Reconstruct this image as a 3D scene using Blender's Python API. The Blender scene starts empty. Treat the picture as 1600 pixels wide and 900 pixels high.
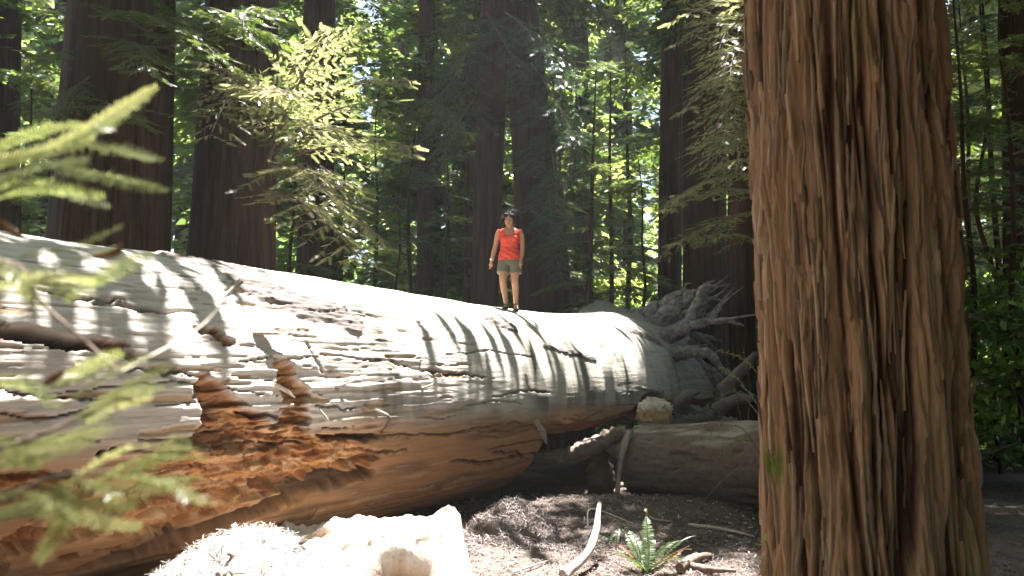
import bpy, math, random
import numpy as np
from mathutils import Vector, Matrix, Euler

R = math.radians
rng = np.random.default_rng(7)
scn = bpy.context.scene
COL = scn.collection

# ------------------------------------------------------------------ camera
FPX = 1386.0                      # focal length in pixels of the 1600 x 900 photograph
EYE = 1.6
PITCH = math.atan(140 / FPX)
CP, SP = math.cos(PITCH), math.sin(PITCH)
cam_d = bpy.data.cameras.new('camera')
cam = bpy.data.objects.new('camera', cam_d); COL.objects.link(cam)
cam.location = (0, 0, EYE)
cam.rotation_euler = (R(90) + PITCH, 0, 0)
cam_d.sensor_width = 36.0
cam_d.lens = 36.0 * FPX / 1600
cam_d.clip_start = 0.05
cam_d.clip_end = 2000
cam_d.dof.use_dof = True
cam_d.dof.focus_distance = 12.5
cam_d.dof.aperture_fstop = 3.6
scn.camera = cam

# ------------------------------------------------------------------ sky, sun, exposure
SUN_AZ, SUN_EL = 16.0, 71.0        # azimuth measured from +Y towards +X
SUN = np.array([math.sin(R(SUN_AZ)) * math.cos(R(SUN_EL)), math.cos(R(SUN_AZ)) * math.cos(R(SUN_EL)), math.sin(R(SUN_EL))])
w = bpy.data.worlds.new('World'); scn.world = w; w.use_nodes = True
nt = w.node_tree
sky = nt.nodes.new('ShaderNodeTexSky'); sky.sky_type = 'NISHITA'; sky.sun_disc = False
sky.sun_elevation = R(SUN_EL); sky.sun_rotation = R(SUN_AZ)
sky.air_density = 1.0; sky.dust_density = 1.5; sky.ozone_density = 1.0
bg = nt.nodes['Background']; bg.inputs[1].default_value = 0.05
nt.links.new(sky.outputs[0], bg.inputs[0])
sd = bpy.data.lights.new('sun', 'SUN'); sd.energy = 5.0; sd.angle = R(0.53); sd.color = (1, .965, .92)
so = bpy.data.objects.new('sun', sd); COL.objects.link(so)
so.rotation_euler = Vector(SUN).to_track_quat('Z', 'Y').to_euler()
so.location = (0, 0, 60)
vs = scn.view_settings
vs.view_transform = 'Standard'; vs.look = 'None'; vs.gamma = 1.0; vs.exposure = 2.95
try: vs.use_curve_mapping = False
except Exception: pass
cy = scn.cycles
cy.use_denoising = True
cy.max_bounces = 5; cy.diffuse_bounces = 3; cy.glossy_bounces = 1; cy.transmission_bounces = 4; cy.transparent_max_bounces = 4
cy.sample_clamp_indirect = 6.0
cy.use_adaptive_sampling = True
scn.render.use_persistent_data = False

# ------------------------------------------------------------------ geometry helpers
def ray(x, y):
    a = (x - 800) / FPX; b = (450 - y) / FPX
    return np.array([a, CP - b * SP, SP + b * CP])
def at(x, y, Y):
    """the point of the place that lies at depth Y where the photograph shows pixel x, y"""
    v = ray(x, y); return np.array([0, 0, EYE]) + v * (Y / v[1])
def ground_at(x, y, z=0.0):
    v = ray(x, y); return np.array([0, 0, EYE]) + v * ((z - EYE) / v[2])

_prm = np.random.default_rng(3).permutation(512)
_prm = np.concatenate([_prm, _prm]) % 512
_grd = np.random.default_rng(4).normal(size=(512, 3)); _grd /= np.linalg.norm(_grd, axis=1)[:, None]; _grd = _grd.astype(np.float32)
_prm = _prm.astype(np.int32); _gx, _gy, _gz = (_grd[_prm[:512], k].copy() for k in range(3))
def perlin(p, seed=0):
    p = (np.asarray(p, float) + seed * 17.31)
    fl_ = np.floor(p); f = (p - fl_).astype(np.float32); i = fl_.astype(np.int32)
    u = f * f * f * (f * (f * 6 - 15) + 10)
    i &= 511
    out = 0
    for dx in (0, 1):
        wx = u[..., 0] if dx else 1 - u[..., 0]
        hx = _prm[(i[..., 0] + dx) & 511]
        for dy in (0, 1):
            wy = u[..., 1] if dy else 1 - u[..., 1]
            hy = _prm[(hx + i[..., 1] + dy) & 511]
            for dz in (0, 1):
                wz = u[..., 2] if dz else 1 - u[..., 2]
                g = (hy + i[..., 2] + dz) & 511
                out = out + wx * wy * wz * (_gx[g] * (f[..., 0] - dx) + _gy[g] * (f[..., 1] - dy) + _gz[g] * (f[..., 2] - dz))
    return out * 1.5
def fbm(p, seed=0, o=4, g=.5):
    p = np.asarray(p, float); s = 0; a = 1.0; t = 0
    for k in range(o):
        s = s + a * perlin(p * 2.03 ** k, seed + k * 1.7); t += a; a *= g
    return s / t
def sst(a, b, x):
    u = np.clip((x - a) / (b - a), 0, 1); return u * u * (3 - 2 * u)
def mixc(a, b, m):
    return a * (1 - m[..., None]) + np.asarray(b) * m[..., None]

def mesh(name, V, F, mats, midx=None, attrs=None, smooth=True):
    me = bpy.data.meshes.new(name)
    V = np.asarray(V, np.float32).reshape(-1, 3)
    Fs = F if isinstance(F, list) else [F]
    Fs = [np.asarray(f, np.int32) for f in Fs if len(f)]
    nl = sum(f.size for f in Fs); npoly = sum(len(f) for f in Fs)
    me.vertices.add(len(V)); me.vertices.foreach_set('co', V.ravel())
    me.loops.add(nl); me.loops.foreach_set('vertex_index', np.concatenate([f.ravel() for f in Fs]))
    me.polygons.add(npoly)
    tot = np.concatenate([np.full(len(f), f.shape[1], np.int32) for f in Fs])
    me.polygons.foreach_set('loop_start', np.concatenate([[0], np.cumsum(tot)[:-1]]).astype(np.int32))
    try: me.polygons.foreach_set('loop_total', tot)
    except Exception: pass
    if midx is not None: me.polygons.foreach_set('material_index', np.asarray(midx, np.int32))
    sm = np.full(npoly, smooth) if np.isscalar(smooth) else np.asarray(smooth)
    me.polygons.foreach_set('use_smooth', sm.astype(bool))
    for m in (mats if isinstance(mats, (list, tuple)) else [mats]): me.materials.append(m)
    me.update(calc_edges=True)
    for k, a in (attrs or {}).items():
        a = np.asarray(a, np.float32)
        if a.ndim == 1:
            me.attributes.new(k, 'FLOAT', 'POINT').data.foreach_set('value', a)
        else:
            if a.shape[1] == 3: a = np.concatenate([a, np.ones((len(a), 1), np.float32)], 1)
            me.attributes.new(k, 'FLOAT_COLOR', 'POINT').data.foreach_set('color', a.ravel())
    me.validate()
    return me
def link(name, me, parent=None, loc=(0, 0, 0), rot=(0, 0, 0), sc=(1, 1, 1)):
    o = bpy.data.objects.new(name, me); COL.objects.link(o)
    o.location = loc; o.rotation_euler = rot; o.scale = sc if hasattr(sc, '__len__') else (sc, sc, sc)
    if parent is not None: o.parent = parent
    return o
def tag(o, label=None, cat=None, group=None, kind=None):
    if label: o['label'] = label
    if cat: o['category'] = cat
    if group: o['group'] = group
    if kind: o['kind'] = kind
    return o
def thing(name, loc, label, cat, group=None):
    return tag(link(name, None, None, tuple(float(c) for c in loc)), label, cat, group)
def grid_faces(nu, nv, wrap_v=False):
    i, j = np.meshgrid(np.arange(nu - 1), np.arange(nv if wrap_v else nv - 1), indexing='ij')
    i = i.ravel(); j = j.ravel(); j2 = (j + 1) % nv
    return np.stack([i * nv + j, (i + 1) * nv + j, (i + 1) * nv + j2, i * nv + j2], 1)

def spline(pts, n):
    """Catmull-Rom through pts"""
    P = np.asarray(pts, float)
    if len(P) == 2: 
        u = np.linspace(0, 1, n)[:, None]; return P[0] * (1 - u) + P[1] * u
    Q = np.concatenate([[2 * P[0] - P[1]], P, [2 * P[-1] - P[-2]]])
    u = np.linspace(0, len(P) - 1 - 1e-9, n); k = u.astype(int); f = (u - k)[:, None]
    a, b, c, d = Q[k], Q[k + 1], Q[k + 2], Q[k + 3]
    return .5 * (2 * b + (c - a) * f + (2 * a - 5 * b + 4 * c - d) * f ** 2 + (3 * b - a - 3 * c + d) * f ** 3)
class MB:
    """collects verts and faces with a material index and one colour / value per vertex"""
    def __init__(s): s.V = []; s.T = []; s.Q = []; s.tm = []; s.qm = []; s.n = 0; s.C = []
    def add(s, V, T=None, Q=None, m=0, c=0.0):
        V = np.asarray(V, float).reshape(-1, 3)
        if T is not None and len(T): s.T.append(np.asarray(T) + s.n); s.tm.append(np.full(len(T), m))
        if Q is not None and len(Q): s.Q.append(np.asarray(Q) + s.n); s.qm.append(np.full(len(Q), m))
        c = np.asarray(c, float)
        s.C.append(np.broadcast_to(c, (len(V),) if c.ndim < 1 else ((len(V), c.shape[-1]) if c.ndim == 1 and c.shape[0] in (3, 4) and len(V) != c.shape[0] else c.shape)).copy())
        s.V.append(V); s.n += len(V)
    def tube(s, pts, rad, seg=6, n=None, m=0, c=0.0, cap=True, rough=0, seed=0, flat=1.0):
        P = spline(pts, n) if n else np.asarray(pts, float)
        k = len(P)
        r = np.interp(np.linspace(0, 1, k), np.linspace(0, 1, len(rad)), rad) if hasattr(rad, '__len__') else np.full(k, rad)
        T = np.gradient(P, axis=0); T /= np.linalg.norm(T, axis=1)[:, None] + 1e-12
        up = np.array([0, 0, 1.]) if abs(T[0, 2]) < .9 else np.array([1., 0, 0])
        N = np.zeros_like(P); v = up - T[0] * (up @ T[0]); N[0] = v / np.linalg.norm(v)
        for q in range(1, k):
            v = N[q - 1] - T[q] * (N[q - 1] @ T[q]); N[q] = v / (np.linalg.norm(v) + 1e-12)
        B = np.cross(T, N)
        a = np.linspace(0, 2 * math.pi, seg, endpoint=False)
        rr = np.repeat(r[:, None], seg, 1)
        V = P[:, None] + rr[..., None] * (np.cos(a)[None, :, None] * N[:, None] * flat + np.sin(a)[None, :, None] * B[:, None])
        if rough:
            q = np.stack([np.linspace(0, k * .25, k)[:, None] + 0 * a, np.cos(a)[None] * 1.6 + 0 * rr, np.sin(a)[None] * 1.6 + 0 * rr], -1)
            V += (V - P[:, None]) * (rough * fbm(q, seed, 3))[..., None]
        V = V.reshape(-1, 3); Q = grid_faces(k, seg, True)
        if cap:
            V = np.concatenate([V, P[:1], P[-1:]]); b = k * seg
            j = np.arange(seg); j2 = (j + 1) % seg
            s.add(V, np.concatenate([np.stack([j2, j, j * 0 + b], 1), np.stack([(k - 1) * seg + j, (k - 1) * seg + j2, j * 0 + b + 1], 1)]), Q, m, c)
        else: s.add(V, None, Q, m, c)
    def mesh(s, name, mats, smooth=True, attr='var'):
        F = []; M = []
        if s.T: F.append(np.concatenate(s.T)); M.append(np.concatenate(s.tm))
        if s.Q: F.append(np.concatenate(s.Q)); M.append(np.concatenate(s.qm))
        return mesh(name, np.concatenate(s.V), F, mats, np.concatenate(M), {attr: np.concatenate(s.C)}, smooth)
    def obj(s, name, mats, parent=None, smooth=True, attr='var', loc=(0, 0, 0)):
        return link(name, s.mesh(name, mats, smooth, attr), parent, loc)

# ------------------------------------------------------------------ materials
def newmat(name):
    m = bpy.data.materials.new(name); m.use_nodes = True
    t = m.node_tree; b = t.nodes['Principled BSDF']; return m, t, b
def N(t, typ, **kw):
    n = t.nodes.new(typ)
    for k, v in kw.items(): setattr(n, k, v)
    return n
def ramp(t, stops):
    r = N(t, 'ShaderNodeValToRGB'); e = r.color_ramp.elements
    while len(e) < len(stops): e.new(.5)
    for k, (p, c) in enumerate(stops): e[k].position = p; e[k].color = (*c, 1)
    return r
def mapped_noise(t, scale, nscale=1.0, detail=6, rough=.6):
    tc = N(t, 'ShaderNodeTexCoord'); mp = N(t, 'ShaderNodeMapping'); mp.inputs['Scale'].default_value = scale
    no = N(t, 'ShaderNodeTexNoise'); no.inputs['Distortion'].default_value = .5; no.inputs['Scale'].default_value = nscale; no.inputs['Detail'].default_value = detail; no.inputs['Roughness'].default_value = rough
    t.links.new(tc.outputs['Object'], mp.inputs[0]); t.links.new(mp.outputs[0], no.inputs['Vector']); return no
def mathn(t, op, a, b):
    n = N(t, 'ShaderNodeMath', operation=op)
    for k, v in enumerate((a, b)):
        if isinstance(v, (int, float)): n.inputs[k].default_value = v
        else: t.links.new(v, n.inputs[k])
    return n.outputs[0]
def bump(t, b, h, strength, dist):
    n = N(t, 'ShaderNodeBump'); n.inputs['Strength'].default_value = strength; n.inputs['Distance'].default_value = dist
    t.links.new(h, n.inputs['Height']); t.links.new(n.outputs[0], b.inputs['Normal'])

def attr_wood(name, scale, fine, contrast=.5, bd=.012, bs=.8, rough=.85, spec=.2):
    """vertex colour times fibrous noise, with a fibrous bump"""
    m, t, b = newmat(name)
    at_ = N(t, 'ShaderNodeAttribute', attribute_name='Col')
    n1 = mapped_noise(t, scale, 1, 7, .62); n2 = mapped_noise(t, fine, 1, 5, .7)
    s = mathn(t, 'ADD', mathn(t, 'MULTIPLY', n1.outputs[0], .6), mathn(t, 'MULTIPLY', n2.outputs[0], .4))
    r = ramp(t, [(.28, (1 - contrast,) * 3), (.5, (1, 1, 1)), (.75, (1 + contrast * .45,) * 3)]); t.links.new(s, r.inputs[0])
    mx = N(t, 'ShaderNodeMix', data_type='RGBA', blend_type='MULTIPLY'); mx.inputs[0].default_value = 1
    t.links.new(at_.outputs['Color'], mx.inputs[6]); t.links.new(r.outputs[0], mx.inputs[7])
    t.links.new(mx.outputs[2], b.inputs['Base Color'])
    b.inputs['Roughness'].default_value = rough; b.inputs['Specular IOR Level'].default_value = spec
    bump(t, b, s, bs, bd)
    return m
MLOG = attr_wood('weathered_redwood_log', (1.2, 16, 16), (9, 70, 70), .42, .014, .8)
MLOG2 = attr_wood('dark_rotting_log', (1.5, 14, 14), (10, 60, 60), .6, .02, .9)
MBARK = attr_wood('fibrous_redwood_bark', (30, 30, 1.6), (110, 110, 5), .8, .022, 1.0)
MWOOD = attr_wood('splintered_wood', (9, 9, 9), (50, 50, 50), .55, .02, .9)
MGROUND = attr_wood('forest_duff', (6, 6, 6), (60, 60, 60), .6, .03, 1.0, .95, .1)

def noise_mat(name, c0, c1, scale, bd=.01, rough=.85, spec=.2, mid=None):
    m, t, b = newmat(name)
    n1 = mapped_noise(t, scale, 1, 7, .65)
    st = [(.3, c0), (.7, c1)] if mid is None else [(.3, c0), (.5, mid), (.72, c1)]
    r = ramp(t, st); t.links.new(n1.outputs[0], r.inputs[0]); t.links.new(r.outputs[0], b.inputs['Base Color'])
    b.inputs['Roughness'].default_value = rough; b.inputs['Specular IOR Level'].default_value = spec
    bump(t, b, n1.outputs[0], .9, bd); return m
MTRUNK = noise_mat('old_redwood_bark', (.016, .010, .008), (.10, .06, .042), (11, 11, .8), .10)
MTWIG = noise_mat('twig_bark', (.10, .07, .055), (.26, .20, .16), (30, 30, 30), .004)
MSTICK = noise_mat('bleached_stick', (.26, .22, .18), (.55, .50, .44), (30, 30, 30), .004)
MROOT = noise_mat('weathered_root_wood', (.07, .06, .058), (.40, .375, .36), (10, 10, 10), .06, mid=(.20, .185, .18))

def leaf_mat(name, c_dark, c_light, tr_dark, tr_light, mixf=.45, gloss=.35, obj_var=.35):
    m, t, b = newmat(name)
    a = N(t, 'ShaderNodeAttribute', attribute_name='var')
    oi = N(t, 'ShaderNodeObjectInfo')
    v = mathn(t, 'ADD', mathn(t, 'MULTIPLY', a.outputs['Fac'], 1 - obj_var), mathn(t, 'MULTIPLY', oi.outputs['Random'], obj_var))
    r1 = ramp(t, [(.1, c_dark), (.9, c_light)]); r2 = ramp(t, [(.1, tr_dark), (.9, tr_light)])
    t.links.new(v, r1.inputs[0]); t.links.new(v, r2.inputs[0])
    t.links.new(r1.outputs[0], b.inputs['Base Color'])
    b.inputs['Roughness'].default_value = gloss; b.inputs['Specular IOR Level'].default_value = .45
    tl = N(t, 'ShaderNodeBsdfTranslucent'); t.links.new(r2.outputs[0], tl.inputs[0])
    ms = N(t, 'ShaderNodeMixShader'); ms.inputs[0].default_value = mixf
    t.links.new(b.outputs[0], ms.inputs[1]); t.links.new(tl.outputs[0], ms.inputs[2])
    t.links.new(ms.outputs[0], t.nodes['Material Output'].inputs[0]); return m
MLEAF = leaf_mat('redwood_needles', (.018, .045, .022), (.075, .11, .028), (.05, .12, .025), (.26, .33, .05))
MLEAF_Y = leaf_mat('sunlit_redwood_needles', (.05, .07, .03), (.17, .165, .07), (.20, .26, .08), (.58, .56, .24), .58, .3)  # paler, yellower needles: sunlight is put into the colour
MLEAF_F = leaf_mat('far_forest_leaves', (.02, .05, .025), (.085, .125, .035), (.12, .24, .06), (.46, .52, .13), .55)
MLEAF_B = leaf_mat('broad_leaves', (.03, .07, .02), (.10, .15, .03), (.14, .28, .04), (.42, .52, .10), .52)
MLEAF_T = leaf_mat('shaded_hemlock_needles', (.016, .045, .034), (.05, .10, .055), (.03, .09, .05), (.12, .22, .07))  # dark bluish needles: shade and skylight are put into the colour
MLEAF_N = leaf_mat('foreground_needles', (.06, .085, .025), (.22, .23, .09), (.16, .21, .05), (.46, .46, .17), .5, .3)
MPALE = leaf_mat('pale_wood_fibre', (.42, .37, .32), (.60, .56, .51), (.1, .08, .06), (.2, .17, .14), .1, .7, .0)
MFERN = leaf_mat('fern_green', (.03, .06, .02), (.09, .12, .03), (.06, .12, .02), (.2, .26, .05))
MDEAD = leaf_mat('dead_brown_fronds', (.12, .06, .03), (.25, .14, .06), (.15, .07, .02), (.3, .16, .05))
MLITTER = leaf_mat('dry_needle_litter', (.055, .040, .036), (.27, .215, .195), (.06, .04, .03), (.15, .11, .09), .12, .6, .0)

# ------------------------------------------------------------------ the fallen log's frame
LAZ = R(26.8)
LD = np.array([math.sin(LAZ), math.cos(LAZ), 0]); LN = np.array([math.cos(LAZ), -math.sin(LAZ), 0])
LA = np.array([0, 13.6, 0.])
def log_R(t):
    return np.interp(t, [-12, -7, -3, 0, 1.5, 3, 4.2, 5.0, 5.4], [1.33, 1.325, 1.315, 1.305, 1.33, 1.38, 1.44, 1.56, 1.62])
def log_zc(t):
    return np.interp(t, [-12, 0, 2, 5.3], [1.30, 1.31, 1.34, 1.46])
def log_px(x, y, it=12):
    """pixel of the photograph -> (t, theta) on the log's plain cylinder"""
    v = ray(x, y); o = np.array([0, 0, EYE]); t = 0.0; th = 0.0
    for _ in range(it):
        r = float(log_R(t)); zc = float(log_zc(t))
        a0 = (o - LA) @ LN; z0 = o[2] - zc; dv, dz = v @ LN, v[2]
        A = dv * dv + dz * dz; B = 2 * (a0 * dv + z0 * dz); C = a0 * a0 + z0 * z0 - r * r
        D = max(B * B - 4 * A * C, 0.0)
        k = (-B - math.sqrt(D)) / (2 * A); p = o + v * k
        t = float((p - LA) @ LD); th = math.atan2(p[2] - zc, float((p - LA) @ LN))
    return t, th
def log_pt(t, th, dr=0.0):
    r = float(log_R(t)) + dr
    return LA + LD * t + LN * r * math.cos(th) + np.array([0, 0, float(log_zc(t)) + r * math.sin(th)])

# ------------------------------------------------------------------ ground
def ground_z(x, y):
    x = np.asarray(x, float); y = np.asarray(y, float)
    p = np.stack([x * .5, y * .5, 0 * x], -1)
    z = .07 * fbm(p, 21, 4) + .015 * fbm(p * 9, 25, 3)
    z = z + .60 * np.exp(-((x + 1.72) / .78) ** 2 - ((y - 6.0) / .75) ** 2)         # debris against the log
    z = z + .20 * np.exp(-((x + 1.0) / 1.2) ** 2 - ((y - 8.0) / .5) ** 2)
    z = z + .16 * np.exp(-((x - 1.5) / 2.2) ** 2 - ((y - 11.1) / .7) ** 2)
    z = z + .05 * np.clip(y - 40, 0, 200) + .18 * sst(16, 30, y) * fbm(p * .25, 29, 3) * 4
    return z
def build_ground():
    u = np.linspace(-1, 1, 300); k = 7.0
    xs = np.sinh(u * k) / math.sinh(k) * 420; ys = 9 + np.sinh(u * k) / math.sinh(k) * 420
    X, Y = np.meshgrid(xs, ys, indexing='ij'); Z = ground_z(X, Y)
    c = fbm(np.stack([X * 1.3, Y * 1.3, 0 * X], -1), 33, 4)
    C = mixc(np.broadcast_to(np.array([.085, .06, .05]), (*X.shape, 3)), (.17, .13, .11), sst(-.3, .45, c))
    far = sst(18, 30, Y)
    C = mixc(C, (.09, .11, .045), far * sst(-.2, .3, c))
    deb = np.exp(-((X + 1.7) / 1.1) ** 2 - ((Y - 6.1) / .9) ** 2)
    C = mixc(C, (.56, .51, .46), sst(.15, .5, deb + .2 * c))
    o = link('ground', mesh('ground', np.stack([X, Y, Z], -1), grid_faces(300, 300), MGROUND, None, {'Col': C.reshape(-1, 3)}))
    tag(o, 'forest floor of brown duff and needles', 'ground', kind='structure')
build_ground()

# ------------------------------------------------------------------ the fallen giant
def worley(A, B, seed):
    """2-D cells: distance to the border between the two nearest and a random value per cell"""
    ia = np.floor(A).astype(int); ib = np.floor(B).astype(int)
    f1 = np.full(A.shape, 9.); f2 = np.full(A.shape, 9.); cv = np.zeros(A.shape)
    for da in (-1, 0, 1):
        for db in (-1, 0, 1):
            hsh = _prm[(_prm[(ia + da + seed) & 511] + ib + db) & 511]; h2 = _prm[(hsh + 77) & 511]
            d = np.hypot(A - (ia + da + hsh / 512.), B - (ib + db + h2 / 512.))
            m = d < f1; f2 = np.where(m, f1, np.minimum(f2, d)); cv = np.where(m, _prm[(hsh + 191) & 511] / 512., cv); f1 = np.where(m, d, f1)
    return f2 - f1, cv
def polyline_dist(T, S, pts):
    """distance in metres on the unrolled surface and the position along the line"""
    best = np.full(T.shape, 9e9); u = np.zeros(T.shape)
    for k in range(len(pts) - 1):
        a = np.array(pts[k]); b = np.array(pts[k + 1]); ab = b - a; L = ab @ ab
        q = np.clip(((T - a[0]) * ab[0] + (S - a[1]) * ab[1]) / L, 0, 1)
        dd = np.hypot(T - a[0] - q * ab[0], S - a[1] - q * ab[1])
        m = dd < best; best = np.where(m, dd, best); u = np.where(m, (k + q) / (len(pts) - 1), u)
    return best, u
def build_log():
    root = thing('fallen_redwood_log', (*(LA[:2]), 0), 'giant bleached fallen redwood trunk lying across the forest floor with the person standing on it', 'log')
    NT = 880
    dep = np.exp(np.linspace(math.log(13.6 - 10.8 * LD[1]), math.log(13.6 + 5.3 * LD[1]), NT))
    t1 = (dep - 13.6) / LD[1]
    th1 = np.concatenate([np.radians(np.linspace(-112, 118, 440)), np.radians(np.linspace(122, 244, 36))])
    T, TH = np.meshgrid(t1, th1, indexing='ij')
    RR = log_R(T); S = RR * np.where(TH > 3.2, TH - 2 * math.pi, TH)       # arc length from the horizontal
    c = 1.31 * np.cos(TH); s = 1.31 * np.sin(TH)
    def nz(a, b, seed, o=3): return fbm(np.stack([T * a, c * b, s * b], -1), seed, o)
    def LP(*pp):
        out = []
        for (x, y) in pp:
            t, th = log_px(x, y); out.append((t, float(log_R(t)) * th))
        return out
    h = .07 * nz(.35, .8, 1) + (.012 * nz(1.0, 9, 2) + .006 * nz(2.2, 24, 3, 2)) * (1 - .65 * sst(-3.5, -1.5, T) * sst(-.2, .1, RR * TH))
    wob = nz(3.0, 3.0, 5, 3); wob2 = nz(9, 9, 6, 2)
    Tw = T + .10 * wob; Sw = S + .06 * wob + .02 * wob2
    # --- where the pale outer shell has flaked off and rotten red wood shows
    def blob(pts, wdt):
        d, _ = polyline_dist(Tw, Sw, LP(*pts)); return np.exp(-(d / wdt) ** 2)
    bias = -.75 + 0 * T
    bias += 1.15 * blob([(340, 655), (430, 680), (520, 690)], .22) + .9 * blob([(330, 610), (360, 640)], .16)
    bias += 1.0 * blob([(250, 770), (380, 745), (480, 720), (570, 715)], .20) + 1.0 * blob([(0, 790), (120, 790), (260, 780)], .28)
    bias += .75 * blob([(450, 575), (455, 615)], .12) + .55 * blob([(280, 500), (400, 560), (470, 600)], .16)
    bias += .55 * blob([(600, 620), (612, 640)], .07) + .6 * blob([(655, 600), (662, 602)], .05)
    bias += .8 * blob([(0, 515), (120, 530), (210, 548)], .07) + .35 * blob([(240, 470), (340, 490)], .10)
    bias += .55 * blob([(0, 880), (150, 850), (330, 800), (460, 760)], .14)
    wb, wc = worley(T * 1.9 + .5 * wob, S * 17 + .5 * wob + .5 * wob2, 5)
    wb2, wc2 = worley(T * 8 + .5 * wob2, S * 22 + .8 * wob2 + .6 * wob, 9)
    fl = nz(2.2, 4.0, 11, 5) * 1.15 + .10 * wob2 + .45 * (wc - .5)
    M = fl + bias
    rot = sst(-.02, .03, M)
    ter = np.clip(M, 0, 1.2) * 5; ter = (np.floor(ter) + sst(.35, .65, ter - np.floor(ter))) / 5
    h -= rot * (.03 + .07 * ter + .05 * wc * sst(0, .3, M) + .035 * sst(.10, .0, wb) + .03 * wc2 + .02 * sst(.12, .0, wb2) + .05 * np.abs(nz(2.2, 15, 12, 3)))
    # small flakes all over the pale skin
    sk = nz(1.1, 15, 14, 4); flk = sst(.26, .275, sk + .12 * nz(.5, 1, 15)) * sst(-1.5, -4, T) * sst(80, 40, np.degrees(TH))
    h -= flk * .014 * (1 - rot)
    rough_left = sst(-2.0, -5.5, T)
    h += rough_left * (.020 * nz(.45, 17, 16, 4) + .010 * np.round(4 * nz(.4, 11, 17, 4)) / 2) * (1 - .6 * rot)
    # --- cracks
    dark = np.zeros_like(T)
    def crack(pts, wd, depth, j=1.0, c_=1.0):
        nonlocal h, dark
        if not isinstance(pts, np.ndarray): pts = LP(*pts)
        ta = min(p[0] for p in pts) - .4; tz = max(p[0] for p in pts) + .4; I = slice(int(np.searchsorted(t1, ta)), int(np.searchsorted(t1, tz)) + 1)
        d, u = polyline_dist(T[I] + .07 * j * wob[I], S[I] + .07 * j * wob[I] + .03 * j * wob2[I], pts)
        ww = wd * (.25 + .75 * np.sin(np.clip(u, .03, .97) * math.pi) ** .5) * (1 + .5 * wob2[I])
        g = sst(1.5, .5, d / ww)
        h[I] -= depth * g; dark[I] = np.maximum(dark[I], g * c_)
    crg = np.random.default_rng(77)
    for _ in range(64):      # drying checks along the grain
        t0 = crg.uniform(-9, 3.5); s0 = crg.uniform(-1.2, 1.6) if t0 < -3 else crg.uniform(-1.2, .0); L_ = crg.uniform(.3, 1.8) * (1.5 if t0 < -3 else .8); k_ = crg.uniform(-.06, .06)
        crack(np.array([[t0, s0], [t0 + L_ * .5, s0 + k_ * L_], [t0 + L_, s0 + crg.uniform(-.05, .05)]]), crg.uniform(.004, .011), crg.uniform(.015, .035), .5, .8)
    crack([(612, 562), (680, 580), (760, 588)], .016, .05)
    crack([(515, 680), (550, 688), (590, 684)], .030, .08)
    crack([(700, 722), (780, 718), (850, 708)], .022, .07)
    crack([(770, 705), (850, 712)], .018, .05)
    crack([(130, 885), (290, 838), (420, 793), (500, 757), (585, 741)], .085, .20, .8)
    crack([(325, 596), (327, 636)], .022, .09, .5)
    crack([(0, 512), (90, 528), (205, 548)], .045, .08, .6)
    crack([(150, 470), (250, 483), (310, 488)], .02, .05)
    crack([(560, 720), (640, 700)], .014, .03); crack([(590, 690), (610, 660), (605, 640)], .012, .03)
    crack([(500, 630), (560, 640)], .010, .02); crack([(660, 560), (660, 590)], .008, .015)
    crack([(390, 640), (450, 650)], .02, .05); crack([(430, 690), (500, 700)], .02, .05)
    crack([(820, 590), (826, 612)], .02, .03); crack([(480, 540), (510, 575)], .015, .03)
    crack([(0, 610), (100, 620), (200, 625)], .012, .03); crack([(0, 690), (150, 690)], .014, .03)
    crack([(180, 570), (330, 590)], .012, .03); crack([(60, 450), (200, 470)], .015, .03)
    # --- ledge below the long split
    d, u = polyline_dist(Tw, Sw, LP((445, 778), (500, 762), (570, 747))); h += .06 * np.exp(-(d / .05) ** 2)
    # --- the broken underside towards the roots
    edge = np.array(LP((836, 652), (880, 660), (940, 655), (985, 640), (1010, 612), (1035, 610)))
    se = np.interp(T, edge[:, 0], edge[:, 1], left=-9, right=edge[-1, 1] - .2) + .07 * wob + .03 * wob2
    tb = log_px(850, 690)[0]
    brk = sst(0, .06, se - S) * sst(tb - .02, tb + .05, T + .05 * wob2)
    low = np.clip(se - S, 0, 2)
    h -= brk * (.14 + .70 * sst(.1, .9, low) + .05 * nz(1.3, 7, 18, 3))
    # --- flare at the root end
    lob = np.cos(TH * 3 + .6) * .13 + np.cos(TH * 5 + 2) * .10 + np.cos(TH * 9 + 1) * .05
    h += sst(3.8, 5.3, T) * lob + sst(3.2, 5.0, T) * (.10 * nz(1.5, 3, 19, 3) + .07 * np.abs(nz(1.2, 9, 20, 3)))
    # --- colours
    C = np.broadcast_to(np.array([.52, .475, .43]), (*T.shape, 3)).copy()
    g = nz(.8, 5, 31, 4)
    C = mixc(C, (.38, .345, .31), sst(-.05, .45, g) * .7)
    tan_ = sst(.05, -.30, S + .15 * nz(.6, 1.2, 32, 3)) 
    C = mixc(C, (.35, .21, .11), tan_)
    C = mixc(C, (.36, .185, .08), sst(-.15, -.45, S + .2 * nz(.8, 2, 33, 3)) * sst(.5, -2.5, T) * .75)
    C = mixc(C, (.20, .12, .068), tan_ * sst(.0, .35, nz(.7, 6, 37, 4)) * .8)
    # shadow bands with some algae, painted into the colour round the trunk
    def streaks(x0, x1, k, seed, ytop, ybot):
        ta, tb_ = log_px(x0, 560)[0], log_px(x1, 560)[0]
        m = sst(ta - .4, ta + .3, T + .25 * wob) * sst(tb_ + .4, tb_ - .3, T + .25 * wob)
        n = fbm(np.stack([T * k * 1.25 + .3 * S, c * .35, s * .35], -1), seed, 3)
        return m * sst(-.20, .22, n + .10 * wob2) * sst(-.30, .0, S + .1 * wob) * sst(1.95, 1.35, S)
    shade_algae = np.maximum(streaks(545, 640, 2.4, 34, 0, 0), streaks(820, 985, 2.0, 35, 0, 0))
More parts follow.
